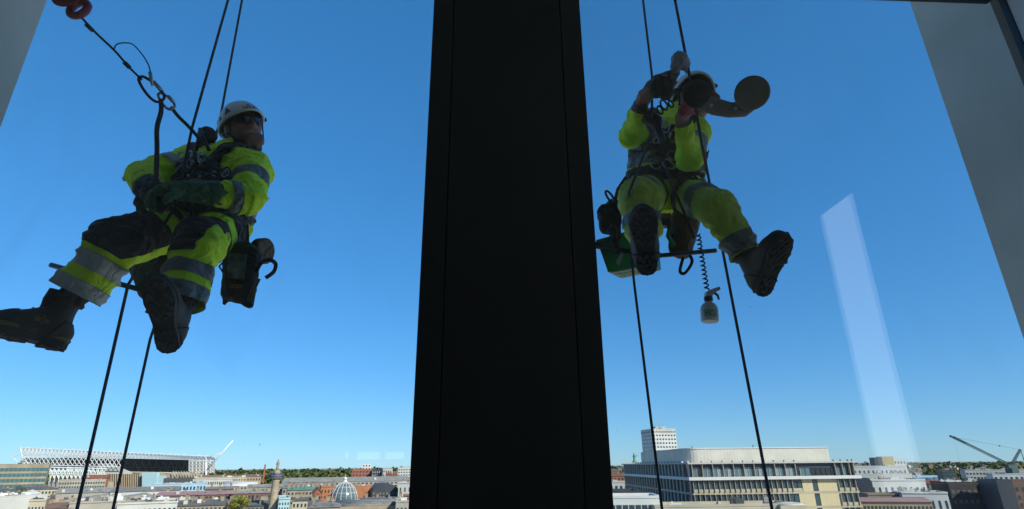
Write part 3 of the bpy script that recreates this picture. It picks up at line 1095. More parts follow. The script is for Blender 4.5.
slab('stand_base', [(120, 474.5), (120, 471.5), (189, 472.4), (189, 475)], YS + 1, 3, CM['pale'], stad)
slab('glass_tower', [(142, 487.5), (142, 472.5), (157, 472.5), (157, 487.5)], YS - 9, 5, CM['paleteal'], stad)
slab('glass_tower', [(157.5, 487.5), (157.5, 475.5), (164.5, 475.5), (162.5, 487.5)], YS - 8, 4, CM['paleteal'], stad)
# right hand lattice end
t4 = MB()
for j in range(4):
    for i in range(7):
        u, v = 189 + i * 3.6, 459.5 + j * 3.4
        bar(t4, sp(u, v, YS + 2), sp(u + 3.6, v + 3.4, YS + 2), .22)
        bar(t4, sp(u + 3.6, v, YS + 2), sp(u, v + 3.4, YS + 2), .22)
        bar(t4, sp(u, v, YS + 2), sp(u, v + 3.4, YS + 2), .26)
t4.build('end_lattice', CM['steelwhite'], stad)
slab('end_panel', [(190, 474), (190, 460), (214, 461), (214, 472), (206, 474)], YS + 5, 2, CM['grey'], stad)
t5 = MB()
for i in range(10):
    u = 173 + i * 2.7
    bar(t5, sp(u, 471, YS - 6), sp(u + 2.7, 478, YS - 6), .3)
    bar(t5, sp(u, 471, YS - 6), sp(u, 478, YS - 6), .3)
t5.build('brace_row', CM['cream'], stad)

# white slewing crane by the stadium
wc = empty('mobile_crane', (P(207, 480, 600).x, 600, 0), 0, 'white crane with a raised slanting boom at the right end of the stadium', 'crane')
cmx = 600 / FPX
mb = MB()
mb.tube([P(204, 473, 600), P(233, 440.5, 600)], [.75 * cmx, .5 * cmx], 6)
mb.build('boom', CM['steelwhite'], wc)
mb = MB()
mb.tube([P(206, 487, 600), P(206, 462, 600)], .9 * cmx, 6)
mb.tube([P(206, 462, 600), P(213, 464, 600)], .4 * cmx, 5)
mb.tube([P(206, 457, 600), P(206, 463, 600)], .35 * cmx, 5)
mb.build('mast', CM['steelwhite'], wc)
for s_ in (-1, 1):
    MB().tube([P(206, 458, 600) + Vector((s_ * .4, 0, 0)), P(222, 452.6, 600) + Vector((s_ * .4, 0, 0))], .12 * cmx, 4).build('stay_cable', CM['steelwhite'], wc)

# ---------------------------------------------------------------- dark luffing crane far right
kc = empty('crawler_crane', (P(1008, 470, 420).x, 420, 0), 0, 'dark green lattice boom crane against the sky at the far right', 'crane')
kx = 420 / FPX
def lattice(mb, a, c, w, n, r):
    ax = (c - a).normalized()
    x = ax.cross(Vector((0, 1, 0))).normalized() * w / 2
    y = Vector((0, 1, 0)) * w / 2
    cor = [x + y, x - y, -x - y, -x + y]
    for k in cor:
        mb.tube([a + k, c + k], r, 4, cap=False)
    for i in range(n):
        p, q = a + (c - a) * (i / n), a + (c - a) * ((i + 1) / n)
        for k in range(4):
            mb.tube([p + cor[k], q + cor[(k + 1) % 4]], r * .7, 4, cap=False)


mb = MB()
lattice(mb, P(1006, 463, 420), P(953, 437, 420), 1.25, 34, .16)
mb.tube([P(966, 443.3, 420), P(950, 435.8, 420)], .55, 6)
mb.tube([P(953, 437, 420), P(950, 436, 420)], .8, 6)
mb.build('boom', CM['cranegreen'], kc)
mb = MB()
lattice(mb, P(1012, 464, 420), P(1020.5, 449.5, 420), 1.1, 8, .18)
mb.tube([P(1020.5, 449.5, 420), P(1025, 463, 420)], .28, 5)
mb.build('mast', CM['cranegreen'], kc)
mb = MB().tube([P(1020.5, 449.5, 420), P(999.5, 445.8, 420), P(953, 437, 420)], .07, 4)
mb.build('pendant_cable', CM['dark'], kc)
MB().lathe([(.01, -.5), (.45, -.4), (.45, .4), (.01, .5)], 8, Matrix.Translation(P(999.5, 445.8, 420))).build('pulley_block', CM['dark'], kc)
MB().tube([P(954, 437.5, 420), P(960, 463, 420)], .05, 4).build('hoist_cable', CM['dark'], kc)
mb = MB()
c0 = P(1010, 466, 420)
mb.box((c0.x - 2, 418, c0.z - 1.5), (c0.x + 4, 422, c0.z + 1.0))
mb.box((c0.x - 2, 417, 0), (c0.x + 3, 423, c0.z - 1.6))
mb.box((c0.x - 3.6, 417.2, c0.z - 1.4), (c0.x - 2.1, 419.4, c0.z + 1.0))
mb.build('cab_and_base', CM['cranegreen'], kc)

# ---------------------------------------------------------------- monument column
YM = 205.0
mx_ = P(276, 480, YM)
mon = empty('monument_column', (mx_.x, YM, 0), 0, 'tall sandstone column with a balcony and a statue on top', 'monument')
zc = lambda v: P(276, v, YM).z
s = YM / FPX
MT = Matrix.Translation((mx_.x, YM, 0))
zb = zc(482)
prof = [(5.0 * s, 0), (4.4 * s, 8), (3.9 * s, zc(530)), (3.7 * s, zc(509)), (3.1 * s, zb), (3.5 * s, zb + .3), (3.6 * s, zb + .9)]
MB().lathe(prof, 20, MT).build('shaft', stone('monument_stone', (0.42, 0.33, 0.22), 0.35, 0.8), mon)
MB().lathe([(3.5 * s, zb + .9), (5.0 * s, zc(478.6)), (5.6 * s, zc(477.9)), (5.6 * s, zc(477.6))], 20, MT).build('capital', CM['sand'], mon)
rl = MB()
for k in range(24):
    a = 2 * math.pi * k / 24
    p = Vector((mx_.x + 5.3 * s * math.cos(a), YM + 5.3 * s * math.sin(a), zc(477.6)))
    rl.tube([p, p + Vector((0, 0, 1.1))], .04, 4)
rl.lathe([(5.35 * s, zc(477.6) + 1.0), (5.4 * s, zc(477.6) + 1.05), (5.35 * s, zc(477.6) + 1.12), (5.25 * s, zc(477.6) + 1.12)], 24, MT)
rl.lathe([(5.42 * s, zc(477.6) + .05), (5.44 * s, zc(477.6) + .9)], 24, MT)
rl.build('balcony_rail', mat('blue_grey_rail', (0.07, 0.08, 0.16), 0.6), mon)
MB().lathe([(2.9 * s, zc(477.6)), (2.9 * s, zc(473.5)), (3.3 * s, zc(473)), (2.6 * s, zc(471)), (1.7 * s, zc(470))], 16, MT).build('drum', CM['sand'], mon)
z0 = zc(470.2)
st_ = MB()
st_.lathe([(1.5 * s, z0), (1.3 * s, z0 + .9), (.95 * s, z0 + 1.7), (1.15 * s, z0 + 2.4), (1.0 * s, z0 + 2.75), (.4 * s, z0 + 2.95), (.42 * s, z0 + 3.05), (.55 * s, z0 + 3.25), (.42 * s, z0 + 3.5), (.02, z0 + 3.6)], 12, MT)
st_.tube([(mx_.x + 1.0 * s, YM, z0 + 2.6), (mx_.x + 1.5 * s, YM - .2, z0 + 2.0), (mx_.x + .9 * s, YM - .4, z0 + 1.7)], [.3 * s, .28 * s, .2 * s], 6)
st_.tube([(mx_.x - 1.0 * s, YM, z0 + 2.6), (mx_.x - 1.4 * s, YM, z0 + 1.6)], [.3 * s, .22 * s], 6)
st_.build('statue', CM['sand'], mon)

# ---------------------------------------------------------------- glass dome
YD = 255.0
dc = P(343.5, 500, YD)
dm = empty('glass_dome', (dc.x, YD, 0), 0, 'ribbed glass dome with a white lantern among the rooftops', 'dome')
sd = YD / FPX
zd = lambda v: P(343.5, v, YD).z
rD, hD = 12.2 * sd, zd(482) - zd(499.5)
pr = [(rD * math.cos(a) * (1 - .08 * math.sin(a)), zd(499.5) + hD * math.sin(a)) for a in [math.pi / 2 * k / 8 for k in range(8)]]
MTd = Matrix.Translation((dc.x, YD, 0))
MB().lathe(pr + [(1.9 * sd, zd(482))], 24, MTd).build('glazing', mat('dome_glass', (0.12, 0.16, 0.17), 0.12, spec=.8, var=.3, vscale=.4), dm)
rib = MB()
rp = [Vector((r_ + .05, 0, z_)) for r_, z_ in pr] + [Vector((2.0 * sd, 0, zd(482)))]
rib.tube(rp, .34 * sd, 5)
rme = rib.mesh('rib'); rme.materials.append(CM['pale'])
for k in range(16):
    o = piece('rib', rme, dm, (0, 0, 0), (0, 0, 2 * math.pi * k / 16))
MB().lathe([(2.3 * sd, zd(482.3)), (2.4 * sd, zd(481.5)), (1.6 * sd, zd(481)), (1.6 * sd, zd(479.5)), (2.0 * sd, zd(479.2)), (1.2 * sd, zd(477.8)), (.2 * sd, zd(477)), (.15 * sd, zd(474.5)), (.01, zd(474.3))], 12, MTd).build('lantern', CM['whiteroof'], dm)
MB().lathe([(rD * 1.06, 0), (rD * 1.06, zd(499.5) - .4), (rD * 1.12, zd(499.5) - .3), (rD * 1.12, zd(499.5)), (rD * .98, zd(499.5) + .1)], 24, MTd).build('drum', CM['pale'], dm)
for k in (2, 4, 6):
    r_, z_ = pr[k]
    MB().lathe([(r_ + .02, z_ - .12), (r_ + .14, z_), (r_ + .02, z_ + .12)], 24, MTd).build('ring', CM['pale'], dm)

# ---------------------------------------------------------------- the rest of the roofscape
# left, far to near
bld('white_cube_block', 'small white cube shaped block on the horizon left of the dark column', 'building', 362.5, 371, 464, 470, 900, 'white', win=(2, 3), depth=14)
bld('red_block', 'long red brick block on the horizon left of the white cube block', 'building', 352.5, 372, 469.5, 477, 880, 'brick', win=(2, 6), depth=12, units=2)
bld('glazed_block', 'dark glazed block on the horizon right of the red brick blocks', 'building', 372, 383, 470, 477, 870, 'dark', win=(2, 5), wm='pale', wf=.3)
bld('white_block', 'pale low block on the horizon beside the dark glazed block', 'building', 383, 392, 469, 477, 860, 'pale', win=(2, 4))
bld('red_terrace', 'low red brick terrace on the horizon near the column edge', 'building', 386, 398, 472.5, 478, 820, 'brick', 'gable', 'tile', 1.6, win=(1, 5))
bld('slab_block', 'pale slab of flats on the horizon right next to the dark column', 'building', 398, 411, 467.5, 479, 780, 'pale', win=(4, 5), wf=.6, hf=.45, units=2)
bld('brick_spire', 'tiny red tower poking over the far wood', 'tower', 264.6, 266.2, 464, 472, 1300, 'brick', 'gablefront', 'tile', 1.6, depth=5)
bld('tan_terrace', 'tan stone terrace with a dark roof in front of the far wood', 'building', 198, 262, 475, 482, 560, 'tan', 'gable', 'brown', 2.2, win=(1, 22), chim=6, depth=14)
bld('cream_terrace', 'cream low terrace right of the stadium crane', 'building', 196, 246, 478, 485, 520, 'cream', 'flat', 'slate', 0, win=(2, 20), depth=14, units=3)
bld('white_hall', 'low hall with a broad white roof left of the monument', 'building', 224, 258, 482.5, 490, 430, 'grey', 'barrelx', 'whiteroof', 3.6, depth=30, win=(1, 10))
bld('glass_mall_roof', 'long pale grey mall roof right behind the dome', 'building', 284, 412, 477.5, 488, 420, 'grey', 'gable', 'zinc', 4.2, depth=40, win=(2, 30), wf=.6, units=6)
bld('grey_mall_wing', 'long grey roofed wing with a row of dark openings left of the monument', 'building', 248, 288, 484.5, 493, 380, 'zinc', 'gable', 'zinc', 2.8, depth=20, win=(1, 9), wf=.4)
bld('grey_mall_wing', 'long grey roofed wing with skylights between the monument and the dome', 'building', 283, 334, 484.8, 494, 375, 'zinc', 'gable', 'lead', 3.0, depth=20, win=(1, 12), wf=.4, units=4)
bld('teal_office', 'cream office block with teal window bands at the far left below the stadium', 'office', -12, 50, 465, 489, 430, 'sand', depth=30, rm='zinc', win=(4, 14), wm='teal', wf=.92, hf=.62, units=4, ind=False)
bld('red_roof_block', 'small brown red block below the stadium lattice', 'building', 84, 108, 474.8, 484, 520, 'orange', 'gable', 'tile', 3.6, depth=14, win=(1, 7))
bld('stadium_flats', 'tan flats with dark window strips in front of the stadium', 'building', 60, 106, 480.5, 489, 500, 'grey', rm='zinc', win=(2, 18), wf=.6, units=5)
bld('sign_block', 'low dark block with pale trim right of the teal glass block', 'building', 164, 202, 479, 487, 520, 'dark', rm='brown', win=(1, 14), wm='pale', wf=.6, hf=.3, units=3)
bld('arcade_block', 'long white arcaded block under the stadium crane', 'building', 193, 232, 479.8, 486, 480, 'pale', win=(1, 18), wf=.5, depth=10)
bld('cream_office', 'cream stone building with two rows of dark windows and a dark roof at the left', 'building', 8, 60, 486.5, 500, 330, 'cream', 'hip', 'slate', 3.2, win=(2, 15), depth=18)
bld('long_lead_shed', 'long grey shed roof in the middle of the left rooftops', 'building', 58, 118, 488.5, 497, 300, 'grey', 'gable', 'zinc', 4.2, depth=26, units=2)
bld('long_lead_shed', 'long grey shed roof under the teal glass block', 'building', 112, 180, 487.5, 496, 310, 'pale', 'gable', 'lead', 3.8, depth=26, units=3)
bld('pale_roof_block', 'pale blue grey flat roofed block right of the stadium front', 'building', 152, 207, 484.5, 492, 360, 'blue', 'flat', 'zinc', 0, units=6, win=(1, 16))
bld('white_terrace_roof', 'white roofed terrace with dark windows left of the white hall', 'building', 205, 236, 487, 493, 350, 'brown', 'gable', 'lead', 2.2, win=(1, 12), chim=3)
bld('brick_arcade', 'long brown brick building with a row of white framed windows', 'building', 157, 238, 492, 503, 270, 'brown', 'gable', 'pink', 3.0, win=(2, 20), wm='whiteplastic' if False else 'glass', wf=.5, chim=5)
bld('brown_market', 'long brown brick market hall left of the monument', 'building', 232, 272, 491.5, 504, 265, 'brown', 'gable', 'zinc', 1.8, win=(2, 10), chim=4, depth=14)
bld('glazed_gable', 'grey hall with a white framed glazed gable at the lower left', 'building', 18, 39, 491.5, 504, 270, 'paleteal', 'gablefront', 'white', 6.5, depth=24)
bld('dark_green_flats', 'slate roofed block at the far left edge of the rooftops', 'building', -20, 14, 489, 503, 285, 'grey', 'hip', 'slate', 4.0, win=(1, 7), chim=2)
bld('white_membrane_roof', 'broad white flat roof at the lower left corner', 'building', -22, 36, 498.5, 515, 215, 'pale', 'flat', 'whiteroof', 0, depth=40, units=9)
bld('tan_corner_block', 'tan stone corner block at the bottom left of the rooftops', 'building', 29, 46, 502, 518, 190, 'cream', 'flat', 'lead', 0, win=(1, 5), units=2)
bld('brown_hip_roof', 'brown hipped roof beside the tan corner block', 'building', 42, 76, 503.5, 518, 195, 'tan', 'hip', 'brown', 5, chim=2, depth=16)
bld('zinc_saw_roof', 'grey saw tooth roof crossing behind the left ropes', 'building', 62, 150, 496, 510, 235, 'grey', 'saw', 'zinc', 4.0, depth=30, units=4)
bld('pale_long_roof', 'pale long low roof under the brown brick building', 'building', 112, 196, 499.5, 512, 225, 'pale', 'gable', 'zinc', 3.6, depth=20, units=6)
bld('lead_flat_roof', 'grey flat roof strewn with vents at the bottom between the left ropes', 'building', 70, 128, 503.5, 518, 200, 'grey', 'flat', 'lead', 0, depth=24, units=12)
bld('white_flat_roof', 'whitish flat roof with plant boxes right of the left ropes at the bottom', 'building', 118, 178, 504.5, 518, 196, 'pale', 'flat', 'zinc', 0, depth=22, units=11, win=(1, 12))
bld('slate_terrace', 'sooty stone terrace with a slate roof and chimneys by the yellow trees', 'building', 176, 236, 501, 516, 215, 'sand', 'gable', 'slate', 4.5, win=(2, 14), chim=6)
bld('slate_terrace', 'soot dark terrace with brown chimneys just left of the monument foot', 'building', 236, 272, 502, 516, 205, 'soot', 'gable', 'slate', 4.0, win=(2, 9), chim=5, cm='sand')
bld('teal_house', 'narrow pale teal fronted house right of the monument foot', 'building', 279, 290, 500, 516, 200, 'paleteal', 'flat', 'lead', 0, win=(3, 4), wf=.45)
bld('ornate_stone_block', 'ornate sandstone block with corner turrets right of the monument', 'building', 288, 320, 487, 505, 280, 'sand', 'hip', 'copper', 3.0, win=(3, 9), chim=7, cm='sand')
bld('cream_house', 'cream fronted house below the ornate sandstone block', 'building', 293, 308, 498.5, 516, 205, 'cream', 'gable', 'slate', 2.2, win=(2, 4), chim=2)
bld('grey_house', 'grey fronted slate roofed house left of the red gable', 'building', 305, 324, 501, 516, 210, 'grey', 'hip', 'slate', 4, win=(2, 5), chim=2)
bld('red_gable_house', 'narrow red brick house with a steep gable left of the dome', 'building', 314, 322.5, 488, 506, 250, 'brick', 'gablefront', 'tile', 6, depth=12, win=(2, 2))
bld('brick_block', 'orange brick block between the red gable and the dome', 'building', 321, 334, 487.5, 500, 285, 'orange', 'flat', 'slate', 0, win=(2, 4), wf=.4, units=1)
bld('orange_brick_wall', 'broad blank orange brick block right of the dome', 'building', 351, 380, 487.5, 501, 290, 'orange', 'flat', 'zinc', 0, depth=20, units=2)
bld('dark_barrel_hall', 'dark barrel roofed hall with glazed front right of the orange brick block', 'building', 373, 399, 483.8, 502, 270, 'dark', 'barrel', 'dark', 7, depth=30, win=(3, 8), wm='zinc', wf=.3)
bld('pale_panel_block', 'pale panelled block at the edge of the dark column', 'building', 398.5, 412, 484, 502, 262, 'pale', 'flat', 'lead', 0, win=(2, 3), wf=.3, units=1)
bld('orange_corner', 'small orange brick corner at the bottom beside the dark column', 'building', 404.5, 414, 494.5, 508, 235, 'brick', 'gable', 'tile', 2, depth=8)
bld('curved_lead_roof', 'broad curved grey roof below the dome', 'building', 334, 400, 501.5, 516, 205, 'sand', 'barrelx', 'lead', 4.5, depth=24)
bld('dormer_terrace', 'stone terrace with a row of small pale dormers right of the dome', 'building', 360, 408, 498.5, 510, 236, 'sand', 'gable', 'slate', 3, win=(1, 12), wm='white', wf=.4, chim=4)
bld('stone_house', 'tan stone front with chimneys at the bottom under the dome', 'building', 308, 340, 503.5, 518, 190, 'tan', 'hip', 'lead', 4, win=(1, 8), chim=3)
bld('stone_house', 'grey stone front at the bottom right of the left window', 'building', 396, 416, 503, 518, 192, 'grey', 'flat', 'zinc', 0, win=(1, 5), units=2)

# right, left of and below the office block
bld('far_brick_block', 'red brick block just right of the dark column', 'building', 606, 624, 474, 486, 480, 'brick', 'gable', 'tile', 2.0, win=(2, 5), chim=2)
bld('brown_far_block', 'brown block on the horizon at the right edge of the dark column', 'building', 604, 620, 469.5, 477, 800, 'brown', 'gable', 'slate', 2.0, win=(1, 5))
bld('pale_side_block', 'pale block with blue shade below the red brick block', 'building', 604, 633, 483, 498, 300, 'pale', 'flat', 'zinc', 0, win=(2, 6), units=3)
bld('grey_slab_roof', 'grey flat slab roof over dark glazing below the office block fins', 'building', 600, 640, 494, 500, 145, 'dark', 'flat', 'lead', 0, depth=20)
t_, W_, zw_, D_ = bld('white_terrace', 'white roof terrace with dark windows at the bottom left of the office block', 'building', 596, 660, 499.5, 530, 128, 'white', 'flat', 'whiteroof', 0, depth=12)
windows(t_, W_, zw_ - 3.2, zw_ - .9, 1, 10, CM['glass'], .84, .85, individual=True)
bld('rooftop_plant', 'pale rooftop with plant boxes under the office block', 'building', 655, 800, 508, 520, 125, 'cream', 'flat', 'pale', 0, depth=10, units=3)
bld('rooftop_dome_block', 'low pale rooftop hump at the bottom right of the office block', 'building', 780, 806, 503.5, 516, 124, 'cream', 'barrelx', 'pale', 2.0, depth=8)

# right of the office block
hw, W, zw, D = bld('stepped_hotel', 'large white stepped building with dark window slots right of the office block', 'building', 851, 913, 475.5, 500, 250, 'pale', 'flat', 'whiteroof', 0, depth=26, rz=R(8), units=5, parapet=True)
windows(hw, W, zw - 3.4, zw - .7, 1, 12, CM['glass'], .4, .75)
windows(hw, W, zw - 7.0, zw - 4.2, 1, 12, CM['glass'], .4, .75)
bld('white_upper_wing', 'white upper storey set back above the stepped white building', 'building', 852, 906, 467.5, 477, 285, 'white', 'flat', 'whiteroof', 0, depth=20, units=6, win=(1, 12), wf=.3)
bld('yellow_penthouse', 'yellow panelled rooftop box on the white stepped building', 'penthouse', 881.5, 893, 457, 471, 300, 'yellow', 'flat', 'cream', 0, depth=10, parapet=False)
bld('dark_penthouse', 'dark rooftop box left of the yellow one', 'penthouse', 873.5, 881.4, 458, 470, 301, 'dark', 'flat', 'dark', 0, depth=8, parapet=False)
bld('white_penthouse', 'white rooftop box with small windows right of the yellow one', 'penthouse', 893.1, 905, 459, 474, 299, 'white', 'flat', 'whiteroof', 0, depth=10, win=(3, 4), wf=.3, parapet=False)
hf, W, zw, D = bld('white_wing', 'white front wing with a row of tall dark windows right of the office block', 'building', 868, 926, 481.5, 500, 215, 'white', 'flat', 'zinc', 0, depth=20, rz=R(5), units=3)
windows(hf, W, zw - 5.2, zw - 1.4, 1, 9, CM['glass'], .32, .7, individual=True)
windows(hf, W, zw - 9.0, zw - 5.4, 1, 9, CM['glass'], .32, .7, individual=True)
bld('shaded_side_block', 'dark block standing for the shaded side faces of the white stepped building', 'building', 852, 871, 478, 500, 210, 'dark', 'saw', 'dark', 3.5, depth=10)  # white hotel's shaded sides, drawn as an added block in dark colour
bld('pink_roof_terrace', 'faded red roofed stone terrace right of the office block foot', 'building', 853, 930, 498.5, 516, 165, 'tan', 'gable', 'pink', 3.2, depth=10, win=(1, 20), chim=0, units=0)
bld('grey_long_roof', 'long low grey roof above the faded red roofed terrace', 'building', 868, 904, 496, 501, 185, 'sand', 'flat', 'lead', 0, depth=8, units=0)
hb, W, zw, D = bld('white_corner_building', 'white building with tall dark windows below the front wing', 'building', 902, 947, 494.5, 518, 178, 'white', 'flat', 'lead', 0, depth=16, rz=R(-4), units=5)
windows(hb, W, zw - 4.4, zw - 1.2, 1, 7, CM['glass'], .35, .7, individual=True)
windows(hb, W, zw - 8.2, zw - 4.6, 1, 7, CM['glass'], .35, .7, individual=True)
bld('blue_sheds', 'pale blue sheds in front of the horizon trees', 'building', 914, 946, 475.5, 482, 520, 'blue', 'gable', 'blue', 2.0, win=(1, 10), depth=14)
bld('glass_cube', 'small dark glass cube block under the crane hook', 'building', 942, 955.5, 471.5, 484, 420, 'dark', 'flat', 'zinc', 0, win=(3, 4), wm='teal', wf=.8, units=1)
bld('brown_roof_terrace', 'brown roofed brick terrace left of the dark brick building', 'building', 924, 966, 480.5, 490, 330, 'brown', 'gable', 'tile', 2.8, chim=4, win=(1, 10))
bld('cream_slab_flats', 'long cream flats with window rows in front of the horizon at the far right', 'building', 964, 1040, 470.5, 484, 480, 'pale', 'flat', 'zinc', 0, win=(3, 22), wf=.65, hf=.45, depth=16, units=5)
bld('white_slab_flats', 'white flats with square windows under the crane cab', 'building', 992, 1050, 474.8, 486, 400, 'white', 'flat', 'zinc', 0, win=(2, 11), wf=.5, depth=16, units=3)
bk, W, zw, D = bld('dark_brick_block', 'tall dark brick block with rows of pale window bays at the lower right', 'building', 946, 1000, 484, 518, 205, 'darkbrick', 'flat', 'slate', 0, depth=24, rz=R(10), units=5)
windows(bk, W, zw - 10.5, zw - 1.0, 3, 9, CM['slate'], .5, .4, individual=True)
bld('dark_tower_wing', 'dark windowless brick wing at the bottom right corner', 'building', 996, 1012, 482, 518, 190, 'dark', 'flat', 'slate', 0, depth=20, rz=R(6))
bld('brown_corner_wing', 'brown brick wing at the right edge of the picture', 'building', 1011, 1050, 482.5, 518, 188, 'brown', 'flat', 'lead', 0, depth=20, rz=R(6), win=(4, 6), wf=.4)
bld('pale_roof_box', 'pale rooftop box on the dark brick block', 'building', 981, 995, 483.2, 493, 203, 'grey', 'flat', 'zinc', 0, depth=6, parapet=False)
bld('grey_low_block', 'grey flat roofed block left of the dark brick block', 'building', 942, 968, 488, 500, 260, 'soot', 'flat', 'lead', 0, win=(2, 6), units=4)

# street trees with yellowing leaves by the monument
for i, (u, v, sz, lab) in enumerate(((235, 503, 2.6, 'yellow green street tree left of the other by the monument terrace'), (242, 502, 2.9, 'yellow green street tree nearer to the monument column'), (17, 497, 3.2, 'dark green tree beside the glazed gable hall'))):
    YT = 200.0 if i < 2 else 262.0
    c = P(u, v, YT)
    t = empty('street_tree', (c.x, YT, 0), 0, lab, 'tree', 'street trees between the roofs')
    tk = MB().tube([(c.x, YT, 0), (c.x + .3, YT, c.z * .6), (c.x, YT, c.z)], [.35, .25, .08], 7)
    for k in range(5):
        a = k * 1.3
        tk.tube([(c.x, YT, c.z * .75 + k * .3), (c.x + math.cos(a) * sz * .7, YT + math.sin(a) * sz * .7, c.z + .4 * k - .4)], [.12, .03], 5)
    tk.build('trunk', M['bark'], t)
    cm_ = MB()
    for k in range(16):
        d = Vector((rnd.gauss(0, 1), rnd.gauss(0, 1), rnd.gauss(0, .8))) * sz * .42
        clump(cm_, Vector((c.x, YT, c.z)) + d, Vector((1, 1, .8)) * sz * .4, 60, rnd, 0, .2)
    cm_.build('crown', M['leaf3'] if i < 2 else M['leaf'], t)

# small houses between the larger roofs, each told apart by colour, roof and neighbour
ir = random.Random(21)
NEAR = [(30, 'in the lower left corner'), (62, 'by the brown hipped roof'), (95, 'left of the left hand rope'), (125, 'between the two left ropes'), (160, 'just right of the left ropes'), (200, 'below the brown brick building'), (228, 'left of the yellow trees'), (262, 'just left of the monument'), (292, 'just right of the monument'), (325, 'left of the glass dome'), (362, 'in front of the glass dome'), (392, 'below the dark barrel hall'), (450, 'beside the dark column')]
WN = {'sand': 'sandstone', 'tan': 'tan', 'cream': 'cream', 'brown': 'brown brick', 'grey': 'grey', 'soot': 'sooty', 'pale': 'pale', 'orange': 'orange brick', 'white': 'white'}
RN = {'slate': 'slate', 'tile': 'red tiled', 'zinc': 'grey metal', 'whiteroof': 'white'}
SN = {'flat': 'flat', 'gable': 'gabled', 'hip': 'hipped', 'gablefront': 'front gabled'}
used = set()
def unique_house(u, w_, v, Yh, where, rv_, dpt, group, seed, cols, k0):
    for _ in range(60):
        rmx = ir.choice(('slate', 'slate', 'tile', 'zinc', 'zinc', 'whiteroof'))
        shp = 'flat' if rmx == 'whiteroof' else ir.choice(('gable', 'hip', 'gablefront', 'flat'))
        wl = ir.choice(cols)
        lab = 'small %s house with a %s %s roof %s' % (WN[wl], RN[rmx], SN[shp], where)
        if lab not in used:
            break
    used.add(lab)
    flat = shp == 'flat'
    bld('small_house', lab, 'house', u - w_ / 2, u + w_ / 2, v, v + k0, Yh, wl, shp, rmx, 0 if flat else rv_, depth=dpt, win=(2, max(2, int(w_ / 2.2))), chim=0 if flat else ir.choice((1, 2)), units=2 if flat else 0, group=group, seed=seed)


for i in range(58):
    u = -8 + 420 * (i + ir.uniform(-.4, .4)) / 58
    v = ir.uniform(494, 506)
    where = next(t_ for x_, t_ in NEAR if u < x_)
    unique_house(u, ir.uniform(5, 12), v, 330 - (v - 494) * 9.5 + ir.uniform(-8, 8), where, ir.uniform(2, 3.6), 9, 'small houses among the left rooftops', i * 31, ('sand', 'tan', 'cream', 'brown', 'grey', 'soot', 'pale', 'orange'), 9)
for i in range(16):
    u = 905 + 60 * (i + ir.uniform(-.4, .4)) / 16
    v = ir.uniform(477, 488)
    where = 'right of the stepped hotel' if u < 940 else 'beside the glass cube block'
    unique_house(u, ir.uniform(5, 10), v, 560 - (v - 477) * 22, where, 1.8, 9, 'small houses among the right rooftops', i * 17, ('sand', 'pale', 'brown', 'grey', 'white', 'orange'), 7)

